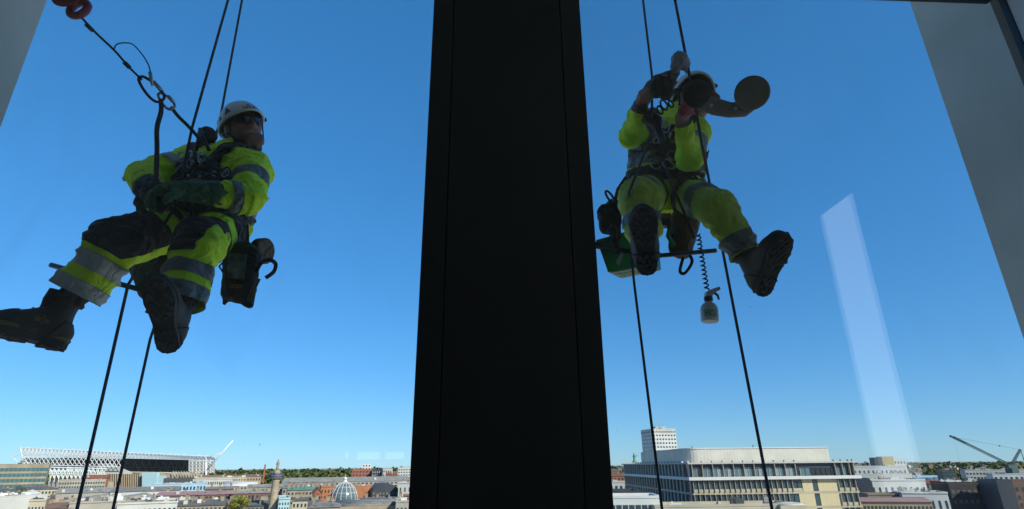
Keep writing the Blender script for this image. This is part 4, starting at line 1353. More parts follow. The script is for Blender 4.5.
# ================================================================== soft shapes: distance fields turned into one smooth skin
def sdf_arrays(prims, vox):
    lo, hi = np.full(3, 1e9), np.full(3, -1e9)
    for p in prims:
        if p[0] == 'c':
            for q, r in ((p[1], p[2]), (p[3], p[4])):
                q = np.array(q)
                lo, hi = np.minimum(lo, q - r), np.maximum(hi, q + r)
        elif p[0] == 'e':
            q, r = np.array(p[1]), max(p[3])
            lo, hi = np.minimum(lo, q - r), np.maximum(hi, q + r)
    lo = lo - 4 * vox
    hi = hi + 4 * vox
    n = np.ceil((hi - lo) / vox).astype(int) + 1
    D = np.full(n, 1.0, np.float32)
    ax = [(lo[i] + vox * np.arange(n[i])).astype(np.float32) for i in range(3)]

    def sub(a, b_):
        i0 = np.clip(((a - lo) / vox).astype(int), 0, n - 1)
        i1 = np.clip(((b_ - lo) / vox).astype(int) + 2, 1, n)
        sl = tuple(slice(i0[i], i1[i]) for i in range(3))
        g = np.meshgrid(*[ax[i][sl[i]] for i in range(3)], indexing='ij', sparse=True)
        return sl, g

    for p in prims:
        if p[0] == 'h':                      # cut away what lies beyond a plane
            q, nn = np.array(p[1], np.float32), np.array(p[2], np.float32)
            g = np.meshgrid(*ax, indexing='ij', sparse=True)
            D = np.maximum(D, (g[0] - q[0]) * nn[0] + (g[1] - q[1]) * nn[1] + (g[2] - q[2]) * nn[2])
            continue
        k = p[5] if p[0] == 'c' else p[4]
        if p[0] == 'c':
            a, b_ = np.array(p[1], np.float32), np.array(p[3], np.float32)
            ra, rb = p[2], p[4]
            m = max(ra, rb) + k + 3 * vox
            sl, g = sub(np.minimum(a, b_) - m, np.maximum(a, b_) + m)
            ab = b_ - a
            L2 = max(1e-9, float(ab @ ab))
            x, y, z = g[0] - a[0], g[1] - a[1], g[2] - a[2]
            t = np.clip((x * ab[0] + y * ab[1] + z * ab[2]) / L2, 0, 1)
            d = np.sqrt((x - t * ab[0]) ** 2 + (y - t * ab[1]) ** 2 + (z - t * ab[2]) ** 2) - (ra + (rb - ra) * t)
        else:
            c, A, r = np.array(p[1], np.float32), [np.array(v, np.float32) for v in p[2]], p[3]
            m = max(r) + k + 3 * vox
            sl, g = sub(c - m, c + m)
            x, y, z = g[0] - c[0], g[1] - c[1], g[2] - c[2]
            q = [x * A[i][0] + y * A[i][1] + z * A[i][2] for i in range(3)]
            k0 = np.sqrt(sum((q[i] / r[i]) ** 2 for i in range(3)))
            k1 = np.sqrt(sum((q[i] / r[i] ** 2) ** 2 for i in range(3))) + 1e-6
            d = k0 * (k0 - 1) / k1
        S = D[sl]
        if k > 1e-6:
            hh = np.clip(.5 + .5 * (S - d) / k, 0, 1)
            D[sl] = S * (1 - hh) + d * hh - k * hh * (1 - hh)
        else:
            D[sl] = np.minimum(S, d)
    sg = (D < 0)
    cnt = np.zeros(n - 1, np.uint8)
    for i in (0, 1):
        for j in (0, 1):
            for l in (0, 1):
                cnt += sg[i:n[0] - 1 + i, j:n[1] - 1 + j, l:n[2] - 1 + l]
    act = np.argwhere((cnt > 0) & (cnt < 8))
    vid = np.full(n - 1, -1, np.int32)
    vid[act[:, 0], act[:, 1], act[:, 2]] = np.arange(len(act))
    cor = np.array([(i, j, l) for i in (0, 1) for j in (0, 1) for l in (0, 1)])
    vals = np.stack([D[act[:, 0] + c[0], act[:, 1] + c[1], act[:, 2] + c[2]] for c in cor], 1)
    acc = np.zeros((len(act), 3)); num = np.zeros(len(act))
    for i in range(8):
        for j in range(i + 1, 8):
            if np.abs(cor[i] - cor[j]).sum() == 1:
                a, b_ = vals[:, i], vals[:, j]
                mk = (a < 0) != (b_ < 0)
                t = np.where(mk, a / np.where(mk, a - b_, 1), 0)
                acc += np.where(mk[:, None], cor[i] + (cor[j] - cor[i]) * t[:, None], 0)
                num += mk
    V = lo + vox * (act + acc / num[:, None])
    F = []
    for axis in range(3):
        s0 = [slice(None)] * 3; s1 = [slice(None)] * 3
        s0[axis] = slice(0, -1); s1[axis] = slice(1, None)
        A_, B_ = sg[tuple(s0)], sg[tuple(s1)]
        ed = np.argwhere(A_ != B_)
        o1, o2 = [(1, 2), (2, 0), (0, 1)][axis]
        ok = (ed[:, o1] > 0) & (ed[:, o2] > 0) & (ed[:, o1] < n[o1] - 1) & (ed[:, o2] < n[o2] - 1)
        ed = ed[ok]
        flip = A_[ed[:, 0], ed[:, 1], ed[:, 2]]
        idx = []
        for (p_, q_) in ((-1, -1), (0, -1), (0, 0), (-1, 0)):
            e_ = ed.copy(); e_[:, o1] += p_; e_[:, o2] += q_
            idx.append(vid[e_[:, 0], e_[:, 1], e_[:, 2]])
        q = np.stack(idx, 1)
        q[~flip] = q[~flip][:, ::-1]
        F.append(q)
    return V, np.concatenate(F)


def sdf_mesh(name, prims, vox):
    V, F = sdf_arrays(prims, vox)
    me = bpy.data.meshes.new(name)
    me.vertices.add(len(V)); me.vertices.foreach_set('co', V.astype(np.float32).ravel())
    me.loops.add(F.size); me.loops.foreach_set('vertex_index', F.ravel().astype(np.int32))
    me.polygons.add(len(F))
    me.polygons.foreach_set('loop_start', np.arange(0, F.size, 4, dtype=np.int32))
    me.update(calc_edges=True)
    me.validate()
    me.polygons.foreach_set('use_smooth', np.ones(len(me.polygons), bool))
    me.update()
    return me


def crumple(me, amp=.006, scale=11., seed=0, amp2=.0025, segs=(), fold=0.0):
    """cloth folds: push the skin in and out along its normals; folds run round the limbs in segs"""
    s = Vector((seed * 3.1, seed * 1.7, seed * .9))
    n = len(me.vertices)
    co = np.empty(n * 3, np.float32); no = np.empty(n * 3, np.float32)
    me.vertices.foreach_get('co', co)
    me.vertex_normals.foreach_get('vector', no)
    co = co.reshape(-1, 3); no = no.reshape(-1, 3)
    d = np.empty(n, np.float32)
    if segs:
        A_ = np.array([tuple(a) for a, b_ in segs]); B_ = np.array([tuple(b_) for a, b_ in segs])
        best = np.full(n, 9.0); axs = np.zeros((n, 3)); bend = np.zeros(n)
        for a, b_ in zip(A_, B_):
            ab = b_ - a
            t = np.clip(((co - a) @ ab) / (ab @ ab), 0, 1)
            dd = np.linalg.norm(co - (a + t[:, None] * ab), axis=1)
            k = dd < best
            best[k] = dd[k]; axs[k] = ab / np.linalg.norm(ab)
            bend[k] = np.maximum(np.exp(-(t[k] / .35) ** 2), np.exp(-((1 - t[k]) / .35) ** 2))
    for i in range(n):
        p = Vector(co[i])
        w = noise.noise_vector(p * 5 + s) * .06
        q = (p + w) * scale + s
        d[i] = amp * (.65 - 2 * abs(noise.noise(q))) + amp2 * noise.noise(q * 2.6)
        if fold:
            ax = Vector(axs[i])
            h = (p + w * .8).dot(ax)
            q2 = (p - ax * p.dot(ax)) * 7 + ax * (h * 24) + s * 2
            r_ = 1 - 2 * abs(noise.noise(q2))
            d[i] += fold * (.35 + .65 * bend[i]) * (max(0, r_) - .3)
    me.vertices.foreach_set('co', (co + no * d[:, None]).ravel())
    me.update()


def hem_cut(me, cuts, segs):
    """open the rounded end of a sleeve or trouser leg: cut square at t along its limb"""
    bm = bmesh.new()
    bm.from_mesh(me)
    for a, b_, t in cuts:
        ax = (b_ - a).normalized()
        sel = []
        for f_ in bm.faces:
            c = f_.calc_center_median()
            tt, d = seg_t(c, a, a + (b_ - a) * 1.5)
            if tt * 1.5 > t - .18 and d < .16 and all(seg_t(c, p, q)[1] > d for p, q in segs if (p - a).length > 1e-5 or (q - b_).length > 1e-5):
                sel.append(f_)
        geom = list({v for f_ in sel for v in f_.verts}) + list({e for f_ in sel for e in f_.edges}) + sel
        bmesh.ops.bisect_plane(bm, geom=geom, plane_co=a + (b_ - a) * t, plane_no=ax, clear_outer=True, dist=1e-6)
    bm.to_mesh(me)
    bm.free()
    for p in me.polygons:
        p.use_smooth = True


def strip(src, name, material, parent, planes, keep, grow=.004, thick=.0):
    """a band laid on a garment: the part of its skin between planes (point, outward normal)"""
    bm = bmesh.new()
    bm.from_mesh(src.data)
    WMs = WM.get(src, Matrix())
    bm.transform(WMs)
    kill = [f for f in bm.faces if not keep(f.calc_center_median())]
    bmesh.ops.delete(bm, geom=kill, context='FACES')
    for (co, no) in planes:
        geom = bm.verts[:] + bm.edges[:] + bm.faces[:]
        if not geom:
            break
        bmesh.ops.bisect_plane(bm, geom=geom, plane_co=co, plane_no=no, clear_outer=True, dist=1e-6)
    if not bm.faces:
        bm.free()
        return None
    bm.normal_update()
    for v in bm.verts:
        v.co += v.normal * grow
    if thick:
        edge = [e for e in bm.edges if e.is_boundary]
        r = bmesh.ops.extrude_edge_only(bm, edges=edge)
        nv = [g_ for g_ in r['geom'] if isinstance(g_, bmesh.types.BMVert)]
        for v in nv:
            v.co -= v.normal * thick
    me = bpy.data.meshes.new(name)
    bm.to_mesh(me)
    bm.free()
    for p in me.polygons:
        p.use_smooth = True
    return link(name, me, material, parent)


def seg_t(p, a, b_):
    ab = b_ - a
    t = (p - a).dot(ab) / ab.length_squared
    tc = min(1, max(0, t))
    return t, (p - (a + ab * tc)).length


def limb_band(src, name, material, parent, a, b_, t0, t1, others=(), rmax=.2, grow=.004, extra=(), tilt=None):
    ax = (b_ - a).normalized()
    no = (ax + (tilt or Vector())).normalized()

    def keep(p):
        t, d = seg_t(p, a, b_)
        if d > rmax or t < t0 - .25 or t > t1 + .25:
            return False
        return all(seg_t(p, c, e_)[1] > d * .98 for c, e_ in others)
    pl = [(a + (b_ - a) * t1, no), (a + (b_ - a) * t0, -no)] + list(extra)
    return strip(src, name, material, parent, pl, keep, grow, .004)


def hand_prims(w, d, n, side, curl, k=1.0, fat=0.0, spread=.0, thumb=(.5, .75, .35)):
    """palm, four bent fingers of unequal length and a thumb from the side of the palm"""
    d = Vector(d).normalized()
    n = Vector(n); n = (n - d * n.dot(d)).normalized()
    s = d.cross(n).normalized() * side
    pr = []
    kn = [(.034, .090, .95), (.0115, .095, 1.06), (-.0115, .091, 1.0), (-.033, .082, .8)]
    for o_, l_, f_ in kn:
        K = w + (d * l_ + s * o_) * k
        pr.append(('c', w + s * o_ * .6 * k + d * .01, (.016 + fat) * k, K, (.0125 + fat) * k, .012))
    for i, (o_, l_, f_) in enumerate(kn):
        q = w + (d * l_ + s * o_) * k
        ang = curl * (.75 + .1 * i) if not isinstance(curl, (list, tuple)) else curl[i]
        rad = [.0098, .0088, .0080, .0068]
        a_ = 0
        for j, L in enumerate((.044, .028, .022)):
            a_ += ang * (.8, 1.1, .8)[j]
            dr = (d * math.cos(a_) + n * math.sin(a_) + s * spread * (1.5 - i) * .12).normalized()
            q2 = q + dr * L * f_ * k
            pr.append(('c', q, (rad[j] + fat) * k, q2, (rad[j + 1] + fat) * k, .004))
            q = q2
    b0 = w + (d * .028 + s * .030) * k
    t1 = (d * thumb[0] + s * thumb[1] + n * thumb[2]).normalized()
    b1 = b0 + t1 * .042 * k
    t2 = (d * (thumb[0] + .45) + s * (thumb[1] - .3) + n * (thumb[2] + .35)).normalized()
    b2 = b1 + t2 * .032 * k
    b3 = b2 + t2 * .022 * k
    pr += [('c', b0, (.016 + fat) * k, b1, (.0125 + fat) * k, .012), ('c', b1, (.012 + fat) * k, b2, (.0105 + fat) * k, .004), ('c', b2, (.0105 + fat) * k, b3, (.008 + fat) * k, .003)]
    return pr


def head_prims(c, f, u):
    """skull, jaw, nose, brow, lips, ears, round the head centre c; f = where the face looks, u = crown"""
    f = Vector(f).normalized(); u = Vector(u); u = (u - f * u.dot(f)).normalized(); r = f.cross(u)
    A = (r, f, u)
    at_ = lambda x, y, z: c + r * x + f * y + u * z
    pr = [('e', at_(0, -.008, .03), A, (.074, .095, .085), .02),
          ('e', at_(0, .022, -.035), A, (.060, .072, .075), .03),
          ('c', at_(-.025, .060, -.088), .026, at_(.025, .060, -.088), .026, .03),
          ('c', at_(-.05, .0, -.055), .022, at_(-.02, .06, -.088), .022, .03),
          ('c', at_(.05, .0, -.055), .022, at_(.02, .06, -.088), .022, .03),
          ('c', at_(-.036, .078, .022), .012, at_(.036, .078, .022), .012, .012),
          ('c', at_(0, .090, .012), .009, at_(0, .106, -.022), .013, .008),
          ('c', at_(-.014, .092, -.026), .009, at_(.014, .092, -.026), .009, .006),
          ('c', at_(-.02, .085, -.052), .008, at_(.02, .085, -.052), .008, .004),
          ('c', at_(-.017, .083, -.064), .008, at_(.017, .083, -.064), .008, .004),
          ('e', at_(-.042, .060, -.018), A, (.022, .022, .018), .02),
          ('e', at_(.042, .060, -.018), A, (.022, .022, .018), .02)]
    for s_ in (-1, 1):
        pr.append(('e', at_(s_ * .033, .082, .008), A, (.013, .009, .009), .004))
        pr.append(('e', at_(s_ * .079, -.008, -.005), A, (.010, .020, .033), .008))
    return pr


BOOT_OUT = [(-.092, 0.0), (-.088, .022), (-.07, .036), (-.03, .038), (.02, .033), (.07, .040), (.11, .049), (.15, .048), (.185, .034), (.205, .012), (.207, 0.0)]


def inside_sole(x, y, inset):
    for (x0, w0), (x1, w1) in zip(BOOT_OUT, BOOT_OUT[1:]):
        if x0 <= x <= x1:
            w = w0 + (w1 - w0) * (x - x0) / max(1e-6, x1 - x0)
            return abs(y) < w - inset
    return False


def make_boot(person, C, f, u, knee, emblem=False, k=1.06):
    """work boot whose sole centre is C; f = toe direction, u = from sole to ankle. Returns ankle point"""
    f = Vector(f).normalized(); u = Vector(u); u = (u - f * u.dot(f)).normalized(); r = f.cross(u)
    A0 = C + (u * .095 - f * .058) * k
    W_ = lambda x, y, z: A0 + (f * x + r * y + u * z) * k
    sh = (Vector(knee) - W_(-.015, 0, 0)).normalized()
    sh = (sh + u * .35).normalized()
    S_ = lambda d, x=0., y=0.: W_(-.015 + x, y, 0) + sh * d * k
    c = lambda a, ra, b_, rb, kk=.02: ('c', W_(*a), ra * k, W_(*b_), rb * k, kk)
    up = [c((-.048, 0, -.05), .043, (.06, .004, -.062), .043), c((.06, 0, -.06), .044, (.125, .006, -.066), .045), c((.125, .006, -.066), .045, (.165, .004, -.07), .036),
          c((0, 0, .0), .052, (.095, 0, -.045), .042, .03), ('c', W_(-.012, 0, -.03), .05 * k, S_(.075), .046 * k, .03),
          ('h', W_(0, 0, -.088), tuple(-u))]
    o = link('boot', sdf_mesh('boot', up, .0055), M['leather'], person)
    # overlays: toe cap, heel counter, side panel
    ev = lambda p: True
    strip(o, 'toe_cap', M['rubber'], o, [(W_(.118, 0, -.05), -(f * 1 + u * .25).normalized())], ev, .004, .004)
    strip(o, 'heel_counter', M['panel'], o, [(W_(-.03, 0, -.03), (f + u * .5).normalized())], lambda p: (p - W_(0, 0, -.01)).dot(u) < .0, .004, .004)
    strip(o, 'side_panel', M['panel'], o, [(W_(.085, 0, 0), (f + u * .6).normalized()), (W_(.03, 0, 0), -(f + u * .6).normalized())], lambda p: (p - W_(0, 0, -.005)).dot(u) < .0, .003, .003)
    # padded collar and tongue
    sx, sy, _s = frame(sh, tuple(f))
    col_ = [S_(.082) + (sx * math.cos(a) + sy * math.sin(a)) * .048 * k for a in [2 * math.pi * i / 20 for i in range(20)]]
    MB().tube(col_, .013 * k, 7, closed=True).build('collar', M['black'], o)
    MB().tube([S_(.02) + f * .045 * k, S_(.07) + f * .055 * k, S_(.115) + f * .066 * k], [.02 * k, .024 * k, .016 * k], 8, flat=1.3).build('tongue', M['black'], o)
    lace = MB()
    for i in range(5):
        x, z = .02 + i * .02, .045 - i * .018
        lace.tube([W_(x, -.035, z - .006), W_(x + .01, 0, z + .012), W_(x, .035, z - .006)], .004 * k, 5)
        lace.tube([W_(x, -.035, z - .006), W_(x + .018, .034, z - .018)], .003 * k, 5)
    lace.build('laces', M['laces'], o)
    # sole slab
    pts = [(x, w) for x, w in BOOT_OUT] + [(x, -w) for x, w in BOOT_OUT[-2:0:-1]]
    mb = MB().prism([W_(x, y, -.108) for x, y in pts], u, .03 * k)
    sole = mb.build('sole', M['rubber'], o)
    trim = MB()
    for s_ in (-1, 1):
        trim.tube([W_(x, s_ * (w + .001), -.081 + .012 * math.sin((x + .09) * 12)) for x, w in BOOT_OUT[1:-1]], .006 * k, 5, up=u, flat=1.6)
    trim.build('side_trim', M['olive'] if emblem else M['rubber'], o)
    # tread lugs
    tl = MB()
    rn = random.Random(4)
    x = -.078
    row = 0
    while x < .2:
        if not (.012 < x < .042):
            for i in range(-2, 3):
                y = i * .024 + (.012 if row % 2 else 0)
                if inside_sole(x, y, .008):
                    a = (.55 if (i + row) % 2 else -.55) + rn.uniform(-.25, .25)
                    ca_, sa_ = math.cos(a), math.sin(a)
                    mt = Matrix(((ca_, -sa_, 0, x), (sa_, ca_, 0, y), (0, 0, 1, 0), (0, 0, 0, 1)))
                    hx, hy = rn.uniform(.0085, .0105), rn.uniform(.0055, .0075)
                    q = [W_(*(mt @ Vector((px_ * hx, py_ * hy, -.1078)))) for px_, py_ in ((-1, -1), (1, -1), (1.15, 0), (1, 1), (-1, 1))]
                    tl.prism(q[::-1], -u, .010 * k)
        x += .0185
        row += 1
    if tl.v:
        tl.build('tread', M['tread'], sole)['kind'] = 'stuff'
    if emblem:
        em = MB()
        for sgn in (-1, 1):
            pts = [W_(.03 + sgn * (.006 + .011 * (1 + math.cos(a))) , -.0525 * emblem, -.03 + .0095 * math.sin(a) + sgn * 0.0) for a in [2 * math.pi * i / 12 for i in range(12)]]
            em.prism(pts, r * -emblem, .003)
        em.prism([W_(.03 + dx, -.0525 * emblem, -.03 + dz) for dx, dz in ((-.002, -.016), (.002, -.016), (.002, .02), (-.004, .022), (-.004, .018), (-.002, .017))], r * -emblem, .004)
        em.build('emblem', M['olive'], o)
    return W_(-.015, 0, .01), S_(.09), W_(.10, 0, -.055)


def make_helmet(person, c, f, u, text=None, k=1.0):
    f = Vector(f).normalized(); u = Vector(u); u = (u - f * u.dot(f)).normalized(); r = f.cross(u)
    hc = c + u * .040 - f * .004

    def surf(az, el, g=0.0):
        """az from the face direction towards r, el from rim to crown"""
        ce, se = math.cos(el), math.sin(el)
        ridge = .004 * math.cos(az * 6) * ce * se
        rl = (.111 + g) * k + ridge; rf = (.137 + g) * k + ridge; ru = (.112 + g) * k
        drop = -.030 * (1 - se) * (.55 - .45 * math.cos(az)) if el >= 0 else 0
        brim = .016 * max(0, math.cos(az)) * (1 - se) ** 3
        return hc + r * rl * ce * math.sin(az) + f * (rf + brim) * ce * math.cos(az) + u * (ru * se + drop)
    mb = MB()
    na, ne = 40, 14
    for lay, g in ((0, 0.0), (1, -.010)):
        vs = [surf(2 * math.pi * i / na, math.pi / 2 * j / ne, g) for j in range(ne) for i in range(na)] + [surf(0, math.pi / 2, g)]
        fs = []
        for j in range(ne - 1):
            for i in range(na):
                q = (j * na + i, j * na + (i + 1) % na, (j + 1) * na + (i + 1) % na, (j + 1) * na + i)
                fs.append(q if lay else q[::-1])
        for i in range(na):
            q = ((ne - 1) * na + i, (ne - 1) * na + (i + 1) % na, ne * na)
            fs.append(q if lay else q[::-1])
        mb.add(vs, fs, lay, True)
    N1 = ne * na + 1
    for i in range(na):
        mb.f.append([i, (i + 1) % na, N1 + (i + 1) % na, N1 + i]); mb.m.append(0); mb.sm.append(True)
    h = mb.build('helmet', parent=person, mats=[M['helmet'], M['plastic']])
    bm = bmesh.new(); bm.from_mesh(h.data); bmesh.ops.recalc_face_normals(bm, faces=bm.faces); bm.to_mesh(h.data); bm.free()
    # rim
    MB().tube([surf(2 * math.pi * i / na, 0, -.004) for i in range(na)], .006, 6, closed=True).build('rim', M['helmet'], h)
    # vents and side marks
    for s_ in (-1, 1):
        for (a0, e0, w, hh) in ((1.05, .16, .15, .30), (1.5, .14, .10, .16), (2.1, .30, .14, .26)):
            pts = [surf(s_ * (a0 + dx * w), e0 + dy * hh, .0006) for dx, dy in ((-1, 0), (1, 0), (.35, 1), (-.1, 1))]
            v = MB().add(pts + [surf(s_ * (a0 + dx * w), e0 + dy * hh, .002) for dx, dy in ((-1, 0), (1, 0), (.35, 1), (-.1, 1))], [(0, 1, 2, 3), (7, 6, 5, 4), (0, 4, 5, 1), (1, 5, 6, 2), (2, 6, 7, 3), (3, 7, 4, 0)])
            v.build('vent', M['ink'], h)
    if text:
        cu = bpy.data.curves.new('lettering', 'FONT')
        cu.body = text
        cu.size = 1.0
        cu.offset = .02
        to = bpy.data.objects.new('lettering', cu)
        COL.objects.link(to)
        bpy.context.view_layer.update()
        tm = bpy.data.meshes.new_from_object(to.evaluated_get(bpy.context.evaluated_depsgraph_get()))
        bpy.data.objects.remove(to)
        w = max(v.co.x for v in tm.vertices)
        for v in tm.vertices:
            az = text_az - (v.co.x - w / 2) * .20
            v.co = surf(az, .05 + v.co.y * .26, .0015)
        link('lettering', tm, M['ink'], h)
        logo = MB()
        pts = [surf(text_az + dx, .26 + dy, .0015) for dx, dy in ((-.09, 0), (.02, .0), (.1, .09), (-.02, .05))]
        logo.add(pts, [(0, 1, 2, 3)])
        logo.build('logo', M['ink'], h)
    # chin strap
    at_ = lambda x, y, z: c + r * x + f * y + u * z
    cs = MB()
    for s_ in (-1, 1):
        cs.tube([surf(s_ * 1.05, 0, -.012), at_(s_ * .084, .02, -.05), at_(s_ * .05, .062, -.105), at_(0, .072, -.118)], .006, 6, flat=.5)
        cs.tube([surf(s_ * 2.2, 0, -.012), at_(s_ * .086, .0, -.03), at_(s_ * .084, .02, -.05)], .006, 6, flat=.5)
    cs.build('chin_strap', M['black'], h)
    # headlamp clip knob
    MB().lathe([(.01, 0), (.011, .004), (.009, .012), (.001, .013)], 10, Matrix.Translation(surf(-1.1, .05, .0)) @ frame(surf(-1.1, .05, .02) - surf(-1.1, .05))[2].to_track_quat('Z', 'Y').to_matrix().to_4x4()).build('clip', M['plastic'], h)
    return h


def glasses(person, c, f, u):
    f = Vector(f).normalized(); u = Vector(u); u = (u - f * u.dot(f)).normalized(); r = f.cross(u)
    at_ = lambda x, y, z: c + r * x + f * y + u * z
    g = None
    gm = MB()
    gm.tube([at_(-.082, -.01, .012), at_(-.078, .05, .016), at_(-.06, .088, .018), at_(0, .108, .018), at_(.06, .088, .018), at_(.078, .05, .016), at_(.082, -.01, .012)], .0035, 6)
    g = gm.build('sunglasses', M['plastic'], person)
    for s_ in (-1, 1):
        lm = MB()
        outl = [(.008, .014), (.035, .018), (.062, .014), (.066, 0), (.055, -.018), (.030, -.022), (.012, -.012)]
        dep = lambda x: .109 - (x / .066) ** 2 * .024
        fr_ = [at_(s_ * x, dep(x), z + .004) for x, z in outl]
        bk = [at_(s_ * x, dep(x) - .004, z + .004) for x, z in outl]
        n = len(fr_)
        lm.add(fr_ + bk, [tuple(range(n)), tuple(range(2 * n - 1, n - 1, -1))] + [(i, (i + 1) % n, n + (i + 1) % n, n + i) for i in range(n)])
        lm.build('lens', M['lens'], g)


def oval_ring(c, a, b_, ra, rb, r, n=20):
    return [c + a * ra * math.cos(2 * math.pi * i / n) + b_ * rb * math.sin(2 * math.pi * i / n) for i in range(n)]


def carabiner(name, label, c, a, nrm, L=.055, Wd=.03, r=.006, m=None, group=None, parent=None):
    a = Vector(a).normalized(); nrm = Vector(nrm); b_ = nrm.cross(a).normalized()
    mb = MB()
    pts = []
    for i in range(24):
        t = 2 * math.pi * i / 24
        w = Wd * (1 + .25 * math.cos(t))
        pts.append(c + a * L * math.cos(t) + b_ * w * math.sin(t) * (abs(math.sin(t)) ** -.35 if abs(math.sin(t)) > .05 else 1))
    mb.tube(pts, r, 8, closed=True)
    if parent is None:
        o = mb.build(name, m or M['darksteel'])
        tag(o, label, 'carabiner', group)
        settle(o)
    else:
        o = mb.build(name, m or M['darksteel'], parent)
    sl = MB().tube([c + b_ * Wd * 1.05 - a * L * .35, c + b_ * Wd * 1.1 + a * L * .4], r * 1.5, 8)
    sl.build('gate_sleeve', M['steel'], o)
    return o


def smooth(pts, n=8):
    pts = [Vector(p) for p in pts]
    q = []
    for i in range(len(pts) - 1):
        p0, p1, p2, p3 = pts[max(i - 1, 0)], pts[i], pts[i + 1], pts[min(i + 2, len(pts) - 1)]
        for k in range(n):
            t = k / n
            q.append(.5 * ((2 * p1) + (p2 - p0) * t + (2 * p0 - 5 * p1 + 4 * p2 - p3) * t * t + (3 * p1 - p0 - 3 * p2 + p3) * t ** 3))
    return q + [pts[-1]]


def rope(name, label, pts, r, m, cat='rope', group=None, sm=True):
    pts = smooth(pts) if sm and len(pts) > 2 else [Vector(p) for p in pts]
    o = MB().tube(pts, r, 8).build(name, m)
    tag(o, label, cat, group)
    return settle(o)

# ================================================================== person on the left
def body_mesh(person, J, hd, hands, ka=1.0, kl=1.0):
    """one continuous skin from crown to feet"""
    c, f, u = hd
    pr = head_prims(c, f, u)
    pr.append(('c', c - u * .06 - f * .012, .052, J['neck'], .058, .03))
    pr += [('c', J['neck'], .06, J['shL'], .05, .05), ('c', J['neck'], .06, J['shR'], .05, .05)]
    mid = (J['shL'] + J['shR']) / 2
    pel = (J['hipL'] + J['hipR']) / 2
    for s_ in (.45, -.45):
        o_ = (J['shL'] - mid) * s_ * 1.0
        h_ = (J['hipL'] - pel) * s_ * 1.0
        pr.append(('c', mid + o_, .10, pel + h_, .10, .05))
    for s_ in 'LR':
        pr += [('c', J['sh' + s_], .05 * ka, J['el' + s_], .04 * ka, .03), ('c', J['el' + s_], .040 * ka, J['wr' + s_], .027, .02)]
        pr += [('c', J['hip' + s_], .082 * kl, J['kn' + s_], .056 * kl, .04), ('c', J['kn' + s_], .055 * kl, J['an' + s_], .036, .03), ('c', J['an' + s_], .038, J['toe' + s_], .028, .02)]
    for h_ in hands:
        pr += hand_prims(**h_)
    return link('body', sdf_mesh('body', pr, .0046), M['skin'], person)


def jacket_prims(J, g=1.0, cuffs=(.86, .86), ga=1.0):
    mid = (J['shL'] + J['shR']) / 2
    pel = (J['hipL'] + J['hipR']) / 2
    nk = J['neck']
    pr = []
    wst = mid + (pel - mid) * .62
    hem = mid + (pel - mid) * .98
    for s_ in (.62, 0, -.62):
        o_ = (J['shL'] - mid) * s_
        h_ = (J['hipL'] - pel) * s_ * 1.15
        pr.append(('c', mid + o_ - (mid - pel).normalized() * .03, .112 * g, wst + h_, .122 * g, .06))
        pr.append(('c', wst + h_, .122 * g, hem + h_, .12 * g, .05))
    pr += [('c', nk + (mid - nk) * .3, .078, J['shL'], .078 * g, .05), ('c', nk + (mid - nk) * .3, .078, J['shR'], .078 * g, .05)]
    pr.append(('c', nk + (nk - mid).normalized() * .01, .066, mid, .10, .04))
    for s_, cu in zip('LR', cuffs):
        w_ = J['el' + s_] + (J['wr' + s_] - J['el' + s_]) * cu
        pr += [('c', J['sh' + s_], .082 * ga, J['el' + s_], .070 * ga, .035), ('c', J['el' + s_], .069 * ga, w_, .052 * ga, .03)]
    return pr


def limb_segs(J):
    mid = (J['shL'] + J['shR']) / 2
    pel = (J['hipL'] + J['hipR']) / 2
    return [(mid, pel)] + [(J[a + s], J[b_ + s]) for s in 'LR' for a, b_ in (('sh', 'el'), ('el', 'wr'), ('hip', 'kn'), ('kn', 'an'))]


def trouser_prims(J, g=1.0, hems=(.72, .72), gl=(1.0, 1.0)):
    pel = (J['hipL'] + J['hipR']) / 2
    mid = (J['shL'] + J['shR']) / 2
    up = (mid - pel).normalized()
    pr = [('c', J['hipL'] + up * .06, .115 * g, J['hipR'] + up * .06, .115 * g, .05), ('c', J['hipL'], .112 * g, J['hipR'], .112 * g, .05)]
    for s_, hm_, q in zip('LR', hems, gl):
        a = J['kn' + s_] + (J['an' + s_] - J['kn' + s_]) * hm_
        pr += [('c', J['hip' + s_], .108 * g, J['kn' + s_], .092 * g * q, .05), ('c', J['kn' + s_], .092 * g * q, a, .088 * g * q, .04)]
    return pr


